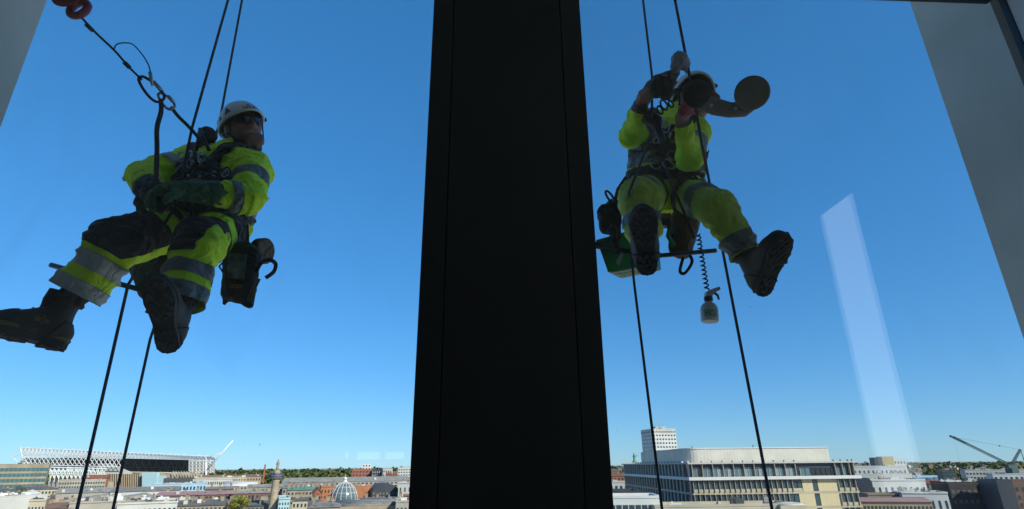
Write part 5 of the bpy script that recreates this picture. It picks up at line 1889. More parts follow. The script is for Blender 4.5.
def harness_on(person, jk, ts, J, fwd, wide=True):
    """webbing that hugs the jacket: belt, chest strap, two shoulder straps, and a leg loop on each thigh"""
    mid = (J['shL'] + J['shR']) / 2
    pel = (J['hipL'] + J['hipR']) / 2
    up = (mid - pel).normalized()
    rt = (J['shR'] - J['shL']); rt = (rt - up * rt.dot(up)).normalized()
    f = Vector(fwd); f = (f - up * f.dot(up) - rt * f.dot(rt)).normalized()
    arms = [(J['sh' + s] + (J['el' + s] - J['sh' + s]) * .25, J['el' + s]) for s in 'LR'] + [(J['el' + s], J['wr' + s]) for s in 'LR']
    hn = empty('harness', tuple(pel), 0)
    hn.parent = person
    hn.matrix_parent_inverse = WM[person].inverted()
    WM[hn] = Matrix.Translation(pel)

    def torso(p):
        t, d = seg_t(p, pel, mid + up * .12)
        return all(seg_t(p, a, b_)[1] > .088 for a, b_ in arms) and d < .3
    L = (mid - pel).length
    for (h_, w_) in ((.20, .038 if wide else .028), (.62, .024)):
        c = pel + up * L * h_
        strip(jk, 'belt' if h_ < .5 else 'chest_strap', M['black'], hn, [(c + up * w_, up), (c - up * w_, -up)], torso, .010, .010)
    for s_ in (-1, 1):
        n_ = (rt + up * -.32 * s_).normalized()
        c = mid + rt * .075 * s_
        strip(jk, 'shoulder_strap', M['black'], hn, [(c + n_ * .030, n_), (c - n_ * .030, -n_), (pel + up * L * .2, -up)], torso, .012, .012)
    # padded chest block where the devices sit
    pr = []
    for k in range(7):
        a_ = k / 6
        pr.append(('e', pel + up * L * (.28 + .55 * a_) + f * (.145 + .012 * math.sin(k * 2.1)) + rt * .02 * math.sin(k * 1.7), (rt, f, up), (.05 if wide else .034, .028, .04), .02))
        if wide:
            pr.append(('e', pel + up * L * (.32 + .42 * a_) + f * .128 + rt * (.075 * (-1) ** k), (rt, f, up), (.045, .026, .035), .02))
    link('chest_pad', sdf_mesh('chest_pad', pr, .006), M['black'], hn)
    rn = random.Random(3)
    for k in range(9):
        c = pel + up * L * rn.uniform(.25, .9) + f * rn.uniform(.165, .19) + rt * rn.uniform(-.09, .09)
        ax = (up * rn.uniform(-1, 1) + rt * rn.uniform(-1, 1)).normalized()
        carabiner('carabiner', None, c, ax, f, .03, .017, .0042, M['steel'] if k % 3 else M['brass'], parent=hn)
    for k in range(4):
        s_ = -1 if k % 2 else 1
        p0 = pel + up * L * .22 + rt * .13 * s_ + f * .10
        p1 = p0 + rt * .03 * s_ + f * .05 - up * (.06 + .03 * k)
        p2 = p0 - rt * .04 * s_ + f * .06 - up * .02
        MB().tube([p0, (p0 + p1) / 2 + f * .02, p1, (p1 + p2) / 2 + f * .02, p2], .006, 6).build('gear_loop', M['black'], hn)
    for s_ in 'LR':
        o_ = 'R' if s_ == 'L' else 'L'
        limb_band(ts, 'leg_loop', M['black'], hn, J['hip' + s_], J['kn' + s_], .30, .38, [(J['hip' + o_], J['kn' + o_])], .17, .008)
    return hn


def V(u, v, Y):
    return P(u, v, Y)


pA = empty('person', tuple(V(200, 350, 2.3)), 0, 'person in a hi-vis suit and white helmet hanging on ropes outside the left window', 'person')
# boots first: they fix the ankles
anR, shR_, toR = make_boot(pA, V(23, 336, 2.08), D3(28, 338, -.97, .17, -.12), D3(28, 338, .12, .97, .22), V(117, 244, 2.16), emblem=1, k=.92)
anL, shL_, toL = make_boot(pA, V(163, 315, 1.95), D3(163, 316, -.30, .84, -.42), D3(163, 316, .16, .46, .87), V(199, 244, 2.13), emblem=False, k=.98)
J = dict(neck=V(231, 158, 2.50), shL=V(252, 171, 2.44), shR=V(196, 163, 2.56),
         elL=V(246, 198, 2.26), wrL=V(194, 191, 2.12), elR=V(147, 176, 2.36), wrR=V(147, 190, 2.13),
         hipL=V(221, 229, 2.55), hipR=V(182, 224, 2.50), knL=V(199, 244, 2.13), knR=V(117, 244, 2.16),
         anL=anL, anR=anR)
J['toeL'] = toL; J['toeR'] = toR
hdA = (V(243, 130, 2.48), Vector((.66, -.70, .12)).normalized(), Vector((-.34, -.15, .92)))
u_ = hdA[2] - hdA[1] * hdA[2].dot(hdA[1]); hdA = (hdA[0], hdA[1], u_.normalized())
print('A limbs', [(n, round((J[a] - J[b]).length, 2)) for n, a, b in (('sh', 'shL', 'shR'), ('uaL', 'shL', 'elL'), ('faL', 'elL', 'wrL'), ('uaR', 'shR', 'elR'), ('faR', 'elR', 'wrR'), ('thL', 'hipL', 'knL'), ('thR', 'hipR', 'knR'), ('snL', 'knL', 'anL'), ('snR', 'knR', 'anR'), ('hips', 'hipL', 'hipR'), ('torso', 'neck', 'hipR'))])
ropeX = V(155, 188, 2.06)
hL = dict(w=J['wrL'] + (V(163, 190, 2.06) - J['wrL']) * .25, d=(V(163, 190, 2.06) - J['wrL']), n=(.0, .35, -.9), side=1, curl=.95)
hR = dict(w=J['wrR'], d=(V(158, 193, 2.05) - J['wrR']), n=(.6, .5, -.6), side=-1, curl=1.0)
body_mesh(pA, J, hdA, [hL, hR])
jk = sdf_mesh('jacket', jacket_prims(J, 1.0, (.62, .74), .95), .0075)
crumple(jk, .013, 9., 1, .003, limb_segs(J), .015)
hem_cut(jk, [(J['elL'], J['wrL'], .66), (J['elR'], J['wrR'], .80)], limb_segs(J))
jkA = link('jacket', jk, M['hivis'], pA)
ts = sdf_mesh('trousers', trouser_prims(J, .96, (.80, .74), (.92, .98)), .0075)
crumple(ts, .013, 8., 2, .003, limb_segs(J), .015)
hem_cut(ts, [(J['knL'], J['anL'], .80), (J['knR'], J['anR'], .70)], limb_segs(J))
tsA = link('trousers', ts, M['hivis'], pA)
# gloves with long cuffs
for nm, h_, el, m_ in (('L', hL, J['elL'], M['glove']), ('R', hR, J['elR'], M['glove2'])):
    h2 = dict(h_); h2['fat'] = .0045
    pr = hand_prims(**h2)
    w0 = J['wr' + nm]
    pr += [('c', w0 + (el - w0) * .40, .056, w0, .040, .02), ('c', w0, .043, h_['w'] + h_['d'].normalized() * .05, .034, .02)]
    me = sdf_mesh('glove', pr, .005)
    crumple(me, .007, 20., 3, .002)
    link('glove', me, m_, pA)
# black socks between hem and boot
for s_, top in (('L', shL_), ('R', shR_)):
    a = J['kn' + s_] + (J['an' + s_] - J['kn' + s_]) * .55
    me = sdf_mesh('gaiter', [('c', a, .054, top, .046, .02)], .007)
    crumple(me, .005, 16., 5)
    link('gaiter', me, M['navy'], pA)
# bands and panels
oth = {'L': [(J['hipR'], J['knR']), (J['knR'], J['anR'])], 'R': [(J['hipL'], J['knL']), (J['knL'], J['anL'])]}
for s_ in 'LR':
    kn, an, hp = J['kn' + s_], J['an' + s_], J['hip' + s_]
    hem = .68
    if s_ == 'R':
        limb_band(tsA, 'reflective_band', M['silver'], tsA, kn, an, .22, .40, oth[s_], .16)
        limb_band(tsA, 'reflective_band', M['silver'], tsA, kn, an, .55, .69, oth[s_], .16)
        upn = Vector((.1, .25, 1)).normalized()
        ax = (kn - hp).normalized()
        fr_n = (upn - ax * upn.dot(ax)).normalized()
        cut = (kn - fr_n * .035, -fr_n)
        limb_band(tsA, 'knee_panel', M['navy'], tsA, hp, kn, .55, 1.0, [(J['hipL'], J['knL'])], .17, .003, [cut])
        limb_band(tsA, 'knee_panel', M['navy'], tsA, kn, an, -.22, .14, oth[s_], .17, .0032, [cut])
    else:
        limb_band(tsA, 'reflective_band', M['silver_dark'], tsA, kn, an, .34, .50, oth[s_], .16)
        limb_band(tsA, 'reflective_band', M['silver_dark'], tsA, kn, an, .62, .79, oth[s_], .16)
        cut = (kn + Vector((.045, 0, 0)), Vector((.9, 0, -.2)).normalized())
        limb_band(tsA, 'knee_panel', M['navy'], tsA, hp, kn, .62, 1.05, [(J['hipR'], J['knR'])], .17, .003, [cut])
        limb_band(tsA, 'knee_panel', M['navy'], tsA, kn, an, -.25, .22, oth[s_], .17, .0032, [cut])
side = [(J['hipR'], J['knR']), (J['knL'], J['anL'])]
limb_band(tsA, 'hip_panel', M['navy'], tsA, J['hipL'], J['knL'], .08, .30, side, .18, .003, [(J['hipL'] + Vector((.075, 0, 0)), Vector((-1, 0, 0)))])
# jacket bands
mid = (J['shL'] + J['shR']) / 2
pel = (J['hipL'] + J['hipR']) / 2
tl = [(mid, pel)]
limb_band(jkA, 'reflective_band', M['silver_dark'], jkA, J['shL'], J['elL'], .34, .52, tl, .14)
limb_band(jkA, 'reflective_band', M['silver_dark'], jkA, J['elL'], J['wrL'], .16, .34, tl + [(J['shL'], J['elL'])], .12)
limb_band(jkA, 'reflective_band', M['silver'], jkA, J['shR'], J['elR'], .50, .66, tl, .14)
armsA = [(J['sh' + s] + (J['el' + s] - J['sh' + s]) * .2, J['el' + s]) for s in 'LR'] + [(J['el' + s], J['wr' + s]) for s in 'LR']
notarm = lambda p: all(seg_t(p, a, b_)[1] > .09 for a, b_ in armsA)
upA = (mid - pel).normalized()
for h_ in (.36, .04):
    c = pel + (mid - pel) * h_
    strip(jkA, 'reflective_band', M['silver'], jkA, [(c + upA * .028, upA), (c - upA * .028, -upA)], notarm, .004, .004)
hnA = harness_on(pA, jkA, tsA, J, (-.25, -.95, 0))
me = sdf_mesh('gear_rack', [('c', V(196, 160, 2.40), .03, V(222, 178, 2.34), .038, .03), ('c', V(222, 156, 2.40), .03, V(198, 180, 2.34), .04, .03), ('c', V(196, 182, 2.32), .034, V(228, 184, 2.32), .034, .03)], .007)
crumple(me, .008, 22., 6, .004)
link('gear_rack', me, M['black'], hnA)
rn = random.Random(8)
for k in range(12):
    carabiner('carabiner', None, V(rn.uniform(188, 230), rn.uniform(156, 186), 2.27), (rn.uniform(-1, 1), 0, rn.uniform(-1, 1)), (0, -1, 0), .019, .010, .0032, M['steel'] if k % 4 == 0 else M['darksteel'], parent=hnA)
make_boot_done = True
text_az = .12
make_helmet(pA, *hdA, text='NACM', k=.94)
glasses(pA, *hdA)
# snood / stubble round jaw
c, f, u = hdA
r = f.cross(u)
me = sdf_mesh('neck_scarf', [('c', c - u * .085 + f * .0, .066, J['neck'] + Vector((0, 0, .015)), .076, .02), ('c', c - u * .075 + f * .03, .056, c - u * .06 - f * .02, .062, .02)], .006)
crumple(me, .006, 22., 7)
link('neck_scarf', me, M['black'], pA)
me = sdf_mesh('beard', [('e', c + f * .024 - u * .05, (r, f, u), (.0632, .0752, .0785), .02), ('c', c + f * .060 - u * .088 - r * .024, .0285, c + f * .060 - u * .088 + r * .024, .0285, .03), ('h', c - u * .046, tuple((u + f * .25).normalized()))], .005)
link('beard', me, M['beard'], pA)

# ---------------------------------------------------------------- ropes and hardware of the left person
YR = 2.42
def through(u0, v0, u1, v1, Y, v_a, v_b):
    """straight line in space through two pixels at depth Y, carried on to picture rows v_a and v_b"""
    a, c = P(u0, v0, Y), P(u1, v1, Y)
    d = (c - a)
    la = (P(u0, v_a, Y).z - a.z) / d.z
    lb = (P(u0, v_b, Y).z - a.z) / d.z
    return a + d * la, a + d * lb


topz = lambda p, z: p
a, c = P(228, 0, 2.30), P(192, 128, 2.30)
dn = P(128, 285, 2.30); bt = P(77, 509, 2.36)
up_ = a + (a - c) * 9
rope('work_rope', 'blue black rope running past the chest of the person outside the left window', [up_, a, c, P(176, 205, 2.2), dn, bt, bt + (bt - dn).normalized() * 42], .0062, M['rope'], group='ropes of the left person', sm=False)
a, c = P(242, 0, 2.62), P(219, 125, 2.62)
d2 = P(150, 340, 2.62); b2 = P(113, 509, 2.62)
rope('safety_rope', 'rope behind the left person, right hand one of the pair', [a + (a - c) * 9, a, c, d2, b2, b2 + (b2 - d2).normalized() * 42], .0062, M['rope'], group='ropes of the left person', sm=False)
# suction anchor on the glass
ga = P(72, 4, GY + .014)
an_ = empty('suction_anchor', tuple(P(72, 10, GY + .02)), 0, 'red suction cup anchor stuck to the glass at the upper left', 'suction cup')
Mx = Matrix.Translation(P(66, -6, GY + .016)) @ Matrix.Rotation(-math.pi / 2, 4, 'X')
MB().lathe([(.055, 0), (.057, .006), (.045, .016), (.025, .022), (.02, .04), (.001, .042)], 28, Mx).build('cup', M['redplastic'], an_)
hc = P(79, 9, GY + .055)
MB().tube(oval_ring(hc, Vector((1, 0, .1)).normalized(), Vector((-.1, .25, 1)).normalized(), 0.030, .046, .01), .0145, 8, closed=True, flat=1.0).build('handle', M['redplastic'], an_)
MB().tube([P(66, -4, GY + .03), P(72, 2, GY + .05)], .014, 8).build('stem', M['redplastic'], an_)
l0, l1 = P(81, 17, 1.78), P(142, 80, 2.02)
rope('lanyard_cord', 'thin dark cord from the red suction anchor down to the ring carabiner', [l0, P(96, 33, 1.85), P(115, 51, 1.92), P(128, 66, 1.97), l1], .0045, M['ropeblk'], cat='cord')
MB_ = MB().tube([P(86, 24, 1.81), P(93, 31, 1.84)], .0085, 8)
k_ = MB_.build('cord_stopper', M['plastic']); tag(k_, 'small black stopper knot just below the red suction anchor', 'knot'); settle(k_)
k_ = MB().tube([P(124, 62, 1.955), P(130, 68, 1.975)], .009, 8).build('cord_knot', M['ropeblk']); tag(k_, 'small dark knot on the cord above the ring carabiner', 'knot'); settle(k_)
rope('thin_loop_cord', 'thin slack cord curving in a loop above the ring carabiner', [P(114, 50, 1.92), P(116, 45, 1.93), P(122, 43, 1.94), P(132, 44, 1.95), P(141, 53, 1.97), P(147, 62, 1.99), P(150, 70, 2.01), P(152, 86, 2.03)], .0026, M['ropeblk'], cat='cord')
ax1 = (P(161, 100, 2.08) - P(142, 79, 2.02))
carabiner('ring_carabiner', 'large dark carabiner hanging in the cord left of the helmeted head', P(151, 89, 2.04), ax1, (0, -1, .2), .058, .026, .0062)
carabiner('link_carabiner', 'steel carabiner joining cord and thick rope left of the helmeted head', P(166, 101, 2.1), ax1, (.3, -1, 0), .038, .019, .006, M['steel'])
k_ = MB().tube([P(150, 72, 2.01), P(152, 84, 2.03)], .007, 8).build('cord_clip', M['steel']); tag(k_, 'small grey clip between thin loop cord and ring carabiner', 'clip'); settle(k_)
rope('short_lanyard', 'black webbing lanyard from carabiner to chest device', [P(171, 107, 2.12), P(178, 116, 2.16), P(190, 128, 2.21), P(205, 145, 2.26)], .0075, M['ropeblk'], cat='lanyard')
rope('thick_rope_tail', 'thick black rope hanging from the carabiner into the gloved hands', [P(161, 100, 2.09), P(161, 112, 2.09), P(157, 128, 2.08), P(157, 150, 2.07), P(156, 178, 2.06), P(155, 190, 2.05), P(152, 210, 2.07), P(148, 236, 2.1)], .0098, M['ropeblk'])
# descender: black cam shaped block with side plates
ds = empty('rope_device', tuple(P(205, 140, 2.3)), 0, 'black rope descender by the neck of the left person', 'descender')
dc_ = P(207, 133, 2.29)
pl = []
for i in range(18):
    t = 2 * math.pi * i / 18
    rr_ = .036 * (1 + .18 * math.cos(2 * t + .6))
    pl.append(dc_ + Vector((rr_ * .92 * math.cos(t), 0, rr_ * 1.15 * math.sin(t))))
MB().prism(pl[::-1], (0, 1, 0), .028).build('side_plate', M['plastic'], ds)
MB().tube([dc_ + Vector((-.02, -.01, .0)), P(196, 150, 2.24)], [.016, .007], 8).build('lever', M['plastic'], ds)
MB().tube([dc_ + Vector((-.03, -.012, .015)), P(209, 150, 2.27)], .008, 8).build('rail', M['darksteel'], ds)

# work seat of the left person: board, edge tube, sling
st = empty('sling_seat', tuple(P(160, 285, 2.45)), 0, 'dark sling seat with a metal edge tube under the left person', 'seat')
MB().tube([P(51, 265, 2.44), P(145, 291, 2.40)], .0115, 10).build('edge_tube', M['darksteel'], st)
pr = [('c', P(140, 262, 2.50), .05, P(150, 290, 2.46), .045, .05), ('c', P(170, 255, 2.52), .07, P(165, 280, 2.48), .06, .06), ('c', P(205, 248, 2.6), .07, P(190, 262, 2.56), .06, .06)]
me = sdf_mesh('sling', pr, .008); crumple(me, .006, 12, 9)
link('sling', me, M['black'], st)
for (u0, v0, u1, v1) in ((140, 262, 182, 205), (205, 250, 232, 205)):
    MB().tube([P(u0, v0, 2.5), P(u1, v1, 2.58)], .014, 6, flat=.35).build('strap', M['black'], st)

# gear bag
gb = empty('gear_bag', tuple(P(243, 308, 2.42)), 0, 'black rope bag with a clear window hanging at the hip of the left person', 'bag')
def quad_frame(c, ux, uy):
    return c, ux, uy


bc = P(243, 272, 2.42)
px = (P(253, 272, 2.42) - bc) / 10.0      # metres per pixel to the right
py = (P(243, 282, 2.42) - bc) / 10.0      # metres per pixel down
B_ = lambda u, v, dy=0.0: bc + px * (u - 243) + py * (v - 272) + Vector((0, dy, 0))
pr = [('c', B_(233, 256), .040, B_(231, 292), .036, .03), ('c', B_(252, 254), .040, B_(247, 292), .036, .03), ('c', B_(233, 292), .034, B_(246, 300), .026, .03), ('c', B_(242, 250), .045, B_(240, 290), .045, .03), ('c', B_(247, 300), .02, B_(250, 305), .012, .02), ('c', B_(228, 293), .012, B_(225, 303), .010, .012)]
me = sdf_mesh('bag_body', pr, .0065); crumple(me, .005, 14, 4)
bag = link('bag_body', me, M['black'], gb)
fy = -.058
def patch(mb, uv, dy, th=.004):
    mb.prism([B_(u, v, dy) for u, v in uv][::-1], (0, 1, 0), th)
    return mb


mb = patch(MB(), [(233, 257), (251, 258), (248, 283), (232, 281)], fy + .004, .02)
mb.build('clear_window', M['clearwin'], gb)
mb = patch(MB(), [(235, 288), (246, 288.5), (245.5, 292), (235, 291.5)], fy + .006, .02)
mb.build('logo_backing', M['black'], gb)
lg = MB()
for du in (0, 4.2, 7.6):
    lg.tube([B_(236.8 + du + 1.4 * math.cos(t), 289.9 + 1.5 * math.sin(t), fy + .004) for t in [2 * math.pi * i / 12 for i in range(12)]], .0016, 5, closed=True)
lg.build('logo', M['orange'], gb)
hk = [B_(258, 275, -.03), B_(264, 265, -.03), B_(272, 262, -.03), B_(278, 266, -.03), B_(276, 274, -.03), B_(268, 280, -.03)]
MB().tube(smooth(hk), .009, 8).build('handle_loop', M['black'], gb)
MB().tube([B_(252, 303, -.04), B_(258, 292, -.045), B_(263, 282, -.045)], .008, 6, flat=.4).build('strap', M['brownbag'], gb)
MB().tube([B_(228, 266, -.05), B_(224, 270, -.05), B_(228, 276, -.05)], .004, 6).build('side_loop', M['black'], gb)
for (u0, v0, u1, v1) in ((236, 246, 240, 224), (250, 247, 246, 222)):
    MB().tube([B_(u0, v0, -.02), B_(u1, v1, .02)], .010, 6, flat=.4).build('hanging_strap', M['black'], gb)
# round rope coil disc behind the bag
rc = empty('tape_roll', tuple(P(264, 270, 2.5)), 0, 'dark round roll with a brown edge behind the rope bag', 'roll')
mxr = Matrix.Translation(P(262, 251, 2.50)) @ D3(262, 251, .75, .1, -.66).to_track_quat('Z', 'Y').to_matrix().to_4x4()
MB().lathe([(.012, -.022), (.058, -.022), (.060, -.018), (.060, .018), (.058, .022), (.012, .022)], 26, mxr).build('roll_body', M['black'], rc)
MB().lathe([(.055, .0225), (.0615, .020), (.0615, .012), (.0605, .010)], 26, mxr).build('rim', M['brownbag'], rc)

# ================================================================== person on the right
pB = empty('person', tuple(V(668, 280, 2.3)), 0, 'person in a hi-vis suit reaching up to a suction lifter outside the right window', 'person')
anR, shR_, toR = make_boot(pB, V(645, 241, 2.0), D3(644, 242, .02, .87, -.45), D3(644, 242, .0, .47, .87), V(640, 199, 2.12), k=1.0)
anL, shL_, toL = make_boot(pB, V(773, 265, 1.98), D3(773, 265, .46, .80, -.36), D3(773, 265, -.48, .40, .78), V(717, 208, 2.12), k=.92)
J = dict(neck=V(684, 118, 2.44), shL=V(695, 134, 2.40), shR=V(643, 131, 2.46),
         elL=V(690, 158, 2.18), wrL=V(681, 118, 2.02), elR=V(631, 136, 2.24), wrR=V(641, 104, 2.06),
         hipL=V(680, 192, 2.50), hipR=V(649, 193, 2.50), knL=V(717, 208, 2.12), knR=V(640, 199, 2.12),
         anL=anL, anR=anR)
J['toeL'] = toL; J['toeR'] = toR
hdB = (V(694, 101, 2.36), Vector((-.1, -.93, .28)).normalized(), Vector((.05, .3, .95)))
u_ = hdB[2] - hdB[1] * hdB[2].dot(hdB[1]); hdB = (hdB[0], hdB[1], u_.normalized())
print('B limbs', [(n, round((J[a] - J[b]).length, 2)) for n, a, b in (('sh', 'shL', 'shR'), ('uaL', 'shL', 'elL'), ('faL', 'elL', 'wrL'), ('uaR', 'shR', 'elR'), ('faR', 'elR', 'wrR'), ('thL', 'hipL', 'knL'), ('thR', 'hipR', 'knR'), ('snL', 'knL', 'anL'), ('snR', 'knR', 'anR'), ('hips', 'hipL', 'hipR'), ('torso', 'neck', 'hipR'))])
hL = dict(w=J['wrL'], d=(V(694, 99, 1.93) - J['wrL']), n=(.35, -.75, .1), side=1, curl=.75, k=1.08)
hR = dict(w=J['wrR'], d=(V(655, 84, 1.98) - J['wrR']), n=(.55, -.7, -.1), side=-1, curl=.55, k=1.08, spread=.5)
body_mesh(pB, J, hdB, [hL, hR], .72, .78)
jk = sdf_mesh('jacket', jacket_prims(J, .94, (.80, .82), .68), .0075)
crumple(jk, .011, 10., 11, .003, limb_segs(J), .012)
hem_cut(jk, [(J['elL'], J['wrL'], .86), (J['elR'], J['wrR'], .86)], limb_segs(J))
jkB = link('jacket', jk, M['hivis'], pB)
ts = sdf_mesh('trousers', trouser_prims(J, .86, (.80, .70), (.84, .95)), .0075)
crumple(ts, .012, 8., 12, .003, limb_segs(J), .011)
hem_cut(ts, [(J['knL'], J['anL'], .78)], limb_segs(J))
tsB = link('trousers', ts, M['hivis2'], pB)
h2 = dict(hL); h2['fat'] = .004
w0 = J['wrL']
pr = [q for q in hand_prims(**h2)]
pr.append(('h', w0 + hL['d'].normalized() * .030, tuple(-hL['d'].normalized())))
me = sdf_mesh('glove', pr, .005); crumple(me, .003, 20., 3, .001)
link('glove', me, M['redglove'], pB)
for s_, top in (('L', shL_), ('R', shR_)):
    a = J['kn' + s_] + (J['an' + s_] - J['kn' + s_]) * .60
    me = sdf_mesh('gaiter', [('c', a, .05, top, .047, .02)], .007)
    crumple(me, .005, 16., 5)
    link('gaiter', me, M['navy'], pB)
oth = {'L': [(J['hipR'], J['knR']), (J['knR'], J['anR'])], 'R': [(J['hipL'], J['knL']), (J['knL'], J['anL'])]}
limb_band(tsB, 'reflective_band', M['silver_dark'], tsB, J['knL'], J['anL'], .50, .74, oth['L'], .16)
limb_band(tsB, 'reflective_band', M['silver_dark'], tsB, J['hipL'], J['knL'], .60, .78, oth['L'], .17)
limb_band(tsB, 'reflective_band', M['silver_dark'], tsB, J['knR'], J['anR'], .40, .58, oth['R'], .16)
limb_band(tsB, 'reflective_band', M['silver_dark'], tsB, J['hipR'], J['knR'], .62, .78, oth['R'], .17)
mid = (J['shL'] + J['shR']) / 2
pel = (J['hipL'] + J['hipR']) / 2
tl = [(mid, pel)]
limb_band(jkB, 'reflective_band', M['silver_dark'], jkB, J['shL'], J['elL'], .35, .58, tl, .14)
limb_band(jkB, 'reflective_band', M['silver_dark'], jkB, J['shR'], J['elR'], .35, .58, tl, .14)
armsB = [(J['sh' + s] + (J['el' + s] - J['sh' + s]) * .2, J['el' + s]) for s in 'LR'] + [(J['el' + s], J['wr' + s]) for s in 'LR']
notarm = lambda p: all(seg_t(p, a, b_)[1] > .088 for a, b_ in armsB)
upB = (mid - pel).normalized()
for h_ in (.42,):
    c = pel + (mid - pel) * h_
    strip(jkB, 'reflective_band', M['silver_dark'], jkB, [(c + upB * .026, upB), (c - upB * .026, -upB)], notarm, .004, .004)
harness_on(pB, jkB, tsB, J, (0, -1, 0), False)
make_helmet(pB, *hdB)
# black elbow-length forearm wrap on the bare wrist
a, b_ = J['wrR'], J['elR']
me = sdf_mesh('watch_strap', [('c', a + (b_ - a) * .04, .0345, a + (b_ - a) * .13, .036, .005)], .005)
link('watch_strap', me, M['plastic'], pB)

# ---------------------------------------------------------------- ropes of the right person
YB = 2.30
a, c = P(643, 0, 2.12), P(652, 76, 2.12)
m1, m2 = P(647, 130, 2.12), P(632, 270, 2.14)
b1 = P(662, 509, 2.24)
rope('work_rope', 'rope passing behind the raised hand of the right person', [a + (a - c) * 14, a, c, P(652, 118, 2.06)], .0058, M['rope'], group='ropes of the right person', sm=False)
rope('rope_tail', 'rope hanging straight down below the boot at the green tray', [P(654, 128, 2.06), P(640, 165, 2.0), P(629, 192, 2.02), P(629, 215, 2.24), P(632, 262, 2.24), P(634, 282, 2.24), b1, b1 + (b1 - P(634, 282, 2.24)).normalized() * 42], .0058, M['rope'], group='ropes of the right person', sm=False)
a, c = P(675, 0, 1.90), P(690, 78, 1.90)
d2 = P(726, 268, 2.40); b2 = P(772, 509, 2.40)
rope('safety_rope', 'right hand rope running down past the white helmet and the stretched leg', [a + (a - c) * 14, a, c, P(703, 150, 2.0), P(711, 190, 2.38), d2, b2, b2 + (b2 - d2).normalized() * 42], .0064, M['rope'], group='ropes of the right person', sm=False)
rope('chest_cord', 'black cord running from the chest hardware over the thigh to the seat bar', [P(664, 160, 2.12), P(672, 185, 2.02), P(684, 212, 1.98), P(694, 238, 2.05)], .006, M['ropeblk'], cat='cord')

# double suction lifter: two cups on a cast bar, cups towards the glass
sl = empty('suction_lifter', tuple(P(725, 112, 1.9)), 0, 'double suction lifter with two round dark cups in the hands of the right person', 'suction lifter')
rotc = Matrix.Rotation(math.pi / 2, 4, 'X')
for (u, v, Y, rad, nm, m_) in ((752, 93, GY + .05, .066, 'grey suction cup', M['greycup']), (697, 94, GY + .055, .054, 'black suction cup', M['rubber'])):
    cc = P(u, v, Y)
    mx_ = Matrix.Translation(cc) @ D3(u, v, -.08, .12, -1).to_track_quat('Z', 'Y').to_matrix().to_4x4()
    # axis points to the glass (-Y): face plate slightly dished, rim lip, body behind
    pf = [(.001, .004), (rad * .80, .003), (rad * .93, .0065), (rad, .004), (rad * 1.0, -.002), (rad * .9, -.010), (rad * .62, -.018), (rad * .55, -.045), (.001, -.047)]
    if u < 720:
        pf = [(.001, -.030), (rad * .70, -.030), (rad * .84, .004), (rad * .93, .0075), (rad, .004), (rad * 1.0, -.004), (rad * .9, -.030), (rad * .62, -.040), (rad * .55, -.06), (.001, -.062)]
    o = MB().lathe(pf[::-1], 36, mx_).build('suction_cup', m_, sl)
    o['label'] = nm
pA_, pB_ = P(700, 101, GY + .155), P(744, 111, GY + .12)
ax = (pB_ - pA_).normalized()
x_, y_, z_ = frame(ax, (0, 1, 0))
cs = MB()
cs.tube([P(690, 99, GY + .16), P(703, 102, GY + .155), P(716, 107, GY + .15), P(730, 110, GY + .14), P(744, 109, GY + .12), P(752, 104, GY + .105)], [.030, .036, .037, .033, .034, .026], 12, flat=.8)
cs.build('bar', M['cupbar'], sl)
for (u, v, Y) in ((711, 106, GY + .118), (735, 109, GY + .108)):
    MB().lathe([(.006, 0), (.006, .008), (.001, .009)], 8, Matrix.Translation(P(u, v, Y)) @ rotc).build('screw', M['steel'], sl)
MB().tube([P(690, 97, GY + .13), P(697, 94, GY + .13)], .03, 12).build('lever', M['redplastic'], sl)

# pad and pale cloth in the raised hand
wp = empty('scrub_pad', tuple(P(655, 95, 1.95)), 0, 'dark ragged scrub pad in the raised bare hand', 'pad')
pr = [('c', P(656, 84, 1.93), .030, P(669, 79, 1.93), .028, .03), ('c', P(657, 94, 1.95), .022, P(667, 91, 1.94), .024, .03), ('c', P(668, 78, 1.93), .022, P(676, 73, 1.94), .013, .02), ('c', P(664, 98, 1.95), .015, P(684, 88, 1.97), .010, .015)]
me = sdf_mesh('pad_body', pr, .0055); crumple(me, .009, 22, 8, .004)
link('pad_body', me, M['glove2'], wp)
wc_ = empty('wash_cloth', tuple(P(679, 74, 1.9)), 0, 'pale grey scrunched cloth above the scrub pad', 'cloth')
pr = [('c', P(677, 58, 1.90), .024, P(684, 64, 1.90), .022, .02), ('c', P(676, 66, 1.90), .022, P(682, 58, 1.9), .022, .02), ('c', P(676, 68, 1.91), .012, P(673, 75, 1.92), .010, .015), ('c', P(684, 60, 1.9), .014, P(687, 72, 1.9), .004, .012)]
me = sdf_mesh('cloth_body', pr, .005); crumple(me, .006, 26, 3, .003)
link('cloth_body', me, M['cloth'], wc_)

# small black chest light / ascender under the raised hand
asc = empty('rope_clamp', tuple(P(655, 125, 2.1)), 0, 'black rope clamp on the chest of the right person under the raised hand', 'clamp')
me = sdf_mesh('clamp_body', [('c', P(648, 117, 2.1), .034, P(656, 121, 2.1), .03, .02), ('c', P(656, 124, 2.1), .02, P(662, 140, 2.1), .018, .02)], .006)
link('clamp_body', me, M['plastic'], asc)
for (u, v, rr_) in ((664, 105, .03), (660, 110, .024), (671, 104, .02)):
    MB().tube(oval_ring(P(u, v, 2.06), Vector((1, .3, 0)).normalized(), Vector((0, .2, 1)).normalized(), rr_ * .6, rr_, 0), .0045, 7, closed=True).build('cord_loop', M['ropeblk'], asc)

